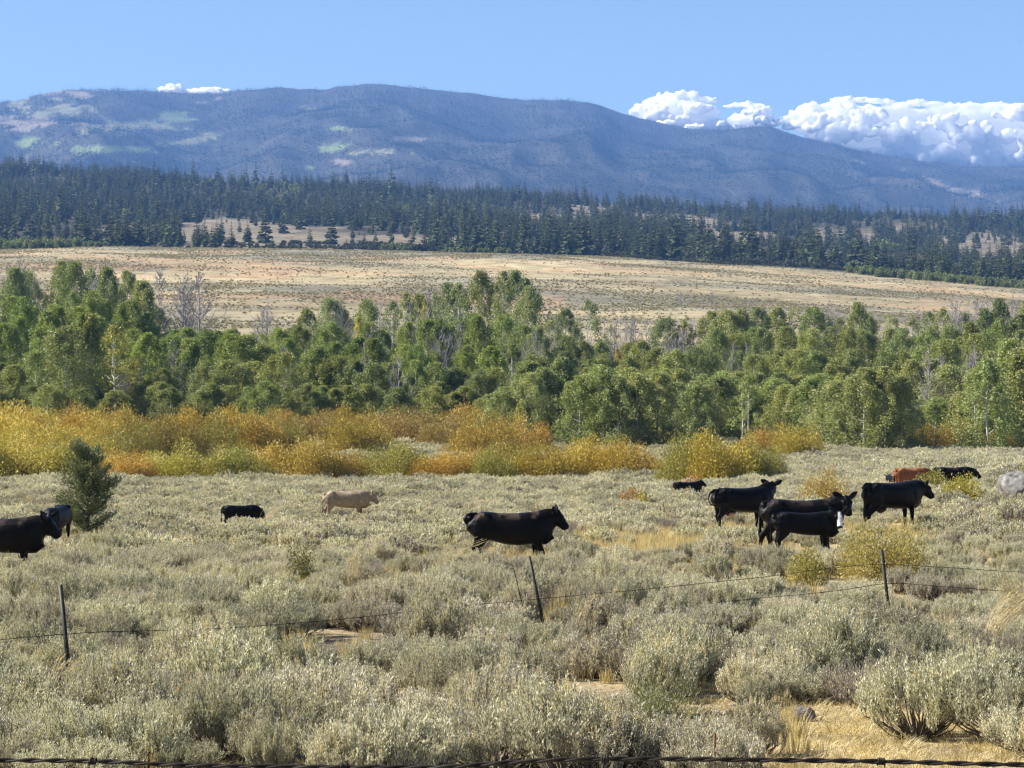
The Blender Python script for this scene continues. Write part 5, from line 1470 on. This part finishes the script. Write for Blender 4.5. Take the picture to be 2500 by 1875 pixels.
# ------------------------------------------------------------------ clouds
m, nt = new_mat('cloud')
df = N(nt, 'ShaderNodeBsdfPrincipled', i_Roughness=1.0)
df.inputs['Base Color'].default_value = (.97, .97, .97, 1); df.inputs['Specular IOR Level'].default_value = 0.0
df.inputs['Subsurface Weight'].default_value = 1.0; df.inputs['Subsurface Radius'].default_value = (1, 1, 1); df.inputs['Subsurface Scale'].default_value = 1400.0
o_ = N(nt, 'ShaderNodeOutputMaterial'); nt.links.new(df.outputs[0], o_.inputs['Surface'])
M['cloud'] = m
CD = 26000.0
def cloud(label, puffs, seed, voxel=16.0, sub=16, body=()):
    """heap of billows; puffs: photo u, v, half width, half height"""
    import bmesh
    rs = np.random.default_rng(seed)
    bm = bmesh.new(); bmesh.ops.create_icosphere(bm, subdivisions=2, radius=1.0)
    sv = np.array([v.co[:] for v in bm.verts]); sf = np.array([[v.index for v in f.verts] for f in bm.faces]); bm.free()
    g = Geo(); k = CD / F
    for (u, v, ru, rv) in body:
        c = np.array(P(u, v, CD + 250)); g.add(sv * np.array([ru * k, ru * k * .8, rv * k]) + c, sf)
        for i in range(26):
            q = unit(rs.normal(size=3)); rr = min(ru, rv) * k * rs.uniform(.15, .5); g.add(sv * rr + c + q * np.array([ru * k, ru * k * .8, rv * k]) * .85, sf)
    # billows standing out of the front of the body, each with its own lit top
    for (u, v, ru, rv) in body:
        for i in range(6):
            pu = u + rs.uniform(-.8, .8) * ru; pv = v + rs.uniform(-.7, .75) * rv; pr = rs.uniform(.16, .38) * rv * 1.6
            c = np.array(P(pu, pv, CD - ru * k * .62)); 
            for q_ in range(9):
                o3 = unit(rs.normal(size=3)) * np.array([1.9, .8, .7]) * pr * k * .8
                g.add(sv * pr * k * rs.uniform(.3, .75) + c + o3, sf)
    for (u, v, ru, rv) in puffs:
        c = np.array(P(u, v, CD + rs.uniform(-.5, .5) * ru * k)); R3 = np.array([ru * k, ru * k * .8, rv * k])
        g.add(sv * R3 * .8 + c, sf)
        q = unit(rs.normal(size=(sub, 3)))
        for i in range(sub):
            rr = min(ru, rv) * k * rs.uniform(.18, .48)
            cc = c + q[i] * R3 * rs.uniform(.65, 1.0)
            g.add(sv * rr + cc, sf)
            for _ in range(6):
                w = unit(rs.normal(size=3))
                g.add(sv * rr * rs.uniform(.25, .5) + cc + w * rr * .95, sf)
    me = mesh_np('cloud', g.verts(), g.faces())
    o = bpy.data.objects.new('cloud', me); COL.objects.link(o)
    rm = o.modifiers.new('r', 'REMESH'); rm.mode = 'VOXEL'; rm.voxel_size = voxel; rm.use_smooth_shade = True
    sm = o.modifiers.new('s', 'SMOOTH'); sm.factor = .5; sm.iterations = 3
    dg = bpy.context.evaluated_depsgraph_get(); dg.update()
    m2 = bpy.data.meshes.new_from_object(o.evaluated_get(dg)); o.modifiers.clear(); o.data = m2
    m2.materials.clear(); m2.materials.append(M['cloud'])
    tag(o, label, 'cloud', 'white cumulus clouds')
    print('cloud', len(m2.polygons))
    return o
cloud('white cumulus cloud rising behind the right shoulder of the mountain', [(1548, 276, 16, 12), (1562, 264, 20, 13), (1585, 254, 20, 13), (1612, 243, 20, 14), (1640, 237, 22, 14), (1668, 232, 22, 13), (1692, 234, 20, 13), (1716, 243, 20, 10), (1738, 247, 18, 9), (1598, 270, 24, 12), (1575, 284, 24, 10), (1640, 255, 18, 12), (1622, 268, 12, 14), (1700, 252, 14, 8), (1635, 291, 8, 6)], 901, body=[(1650, 275, 70, 30), (1600, 290, 60, 24), (1700, 275, 60, 24), (1680, 310, 110, 30)])
cloud('smaller white cloud between the two larger ones', [(1778, 260, 16, 5), (1800, 256, 18, 7), (1826, 256, 20, 9), (1850, 260, 18, 10), (1872, 270, 16, 12), (1845, 276, 18, 9), (1884, 288, 10, 10), (1822, 300, 8, 5)], 902, body=[(1845, 280, 40, 18), (1830, 300, 70, 22)])
cloud('largest white cumulus cloud mass at the right edge', [(1896, 300, 20, 10), (1918, 293, 18, 12), (1940, 282, 20, 14), (1958, 268, 20, 13), (1985, 259, 22, 12), (1975, 285, 24, 16), (2000, 278, 22, 16), (2018, 260, 22, 10), (2045, 248, 22, 12), (2070, 243, 24, 11), (2050, 266, 18, 13), (2100, 244, 26, 9), (2135, 246, 28, 9), (2168, 250, 28, 9), (2205, 256, 30, 9), (2240, 250, 34, 9), (2280, 256, 40, 11), (2320, 264, 44, 14), (2370, 262, 50, 14), (2430, 262, 60, 16), (2490, 266, 60, 18), (2560, 270, 70, 20),
  (1950, 306, 18, 9), (1925, 312, 20, 8), (2205, 296, 24, 9), (2335, 296, 40, 12), (2390, 288, 50, 12), (2450, 292, 50, 12), (2520, 310, 40, 12)], 903, sub=12, body=[(1990, 300, 70, 30), (2080, 290, 80, 34), (2180, 290, 90, 32), (2290, 295, 100, 32), (2400, 300, 110, 36), (2520, 305, 110, 40), (2060, 325, 100, 36), (2200, 335, 120, 44), (2340, 350, 130, 50), (2480, 360, 130, 56), (2120, 365, 120, 30), (2300, 385, 140, 34), (2450, 395, 140, 36), (2600, 380, 120, 50)])
cloud('small white cloud peeking over the left ridge', [(398, 219, 14, 8), (418, 211, 15, 10), (437, 215, 14, 10), (458, 222, 18, 7), (482, 222, 18, 7), (507, 219, 18, 8), (532, 219, 16, 7), (556, 221, 16, 6), (425, 224, 34, 8), (500, 227, 60, 6)], 904, voxel=13)
cloud('small white cloud top in the lower right corner of the sky', [(2450, 392, 16, 10), (2470, 380, 20, 12), (2495, 372, 22, 14), (2530, 366, 30, 16), (2490, 396, 30, 12)], 905)
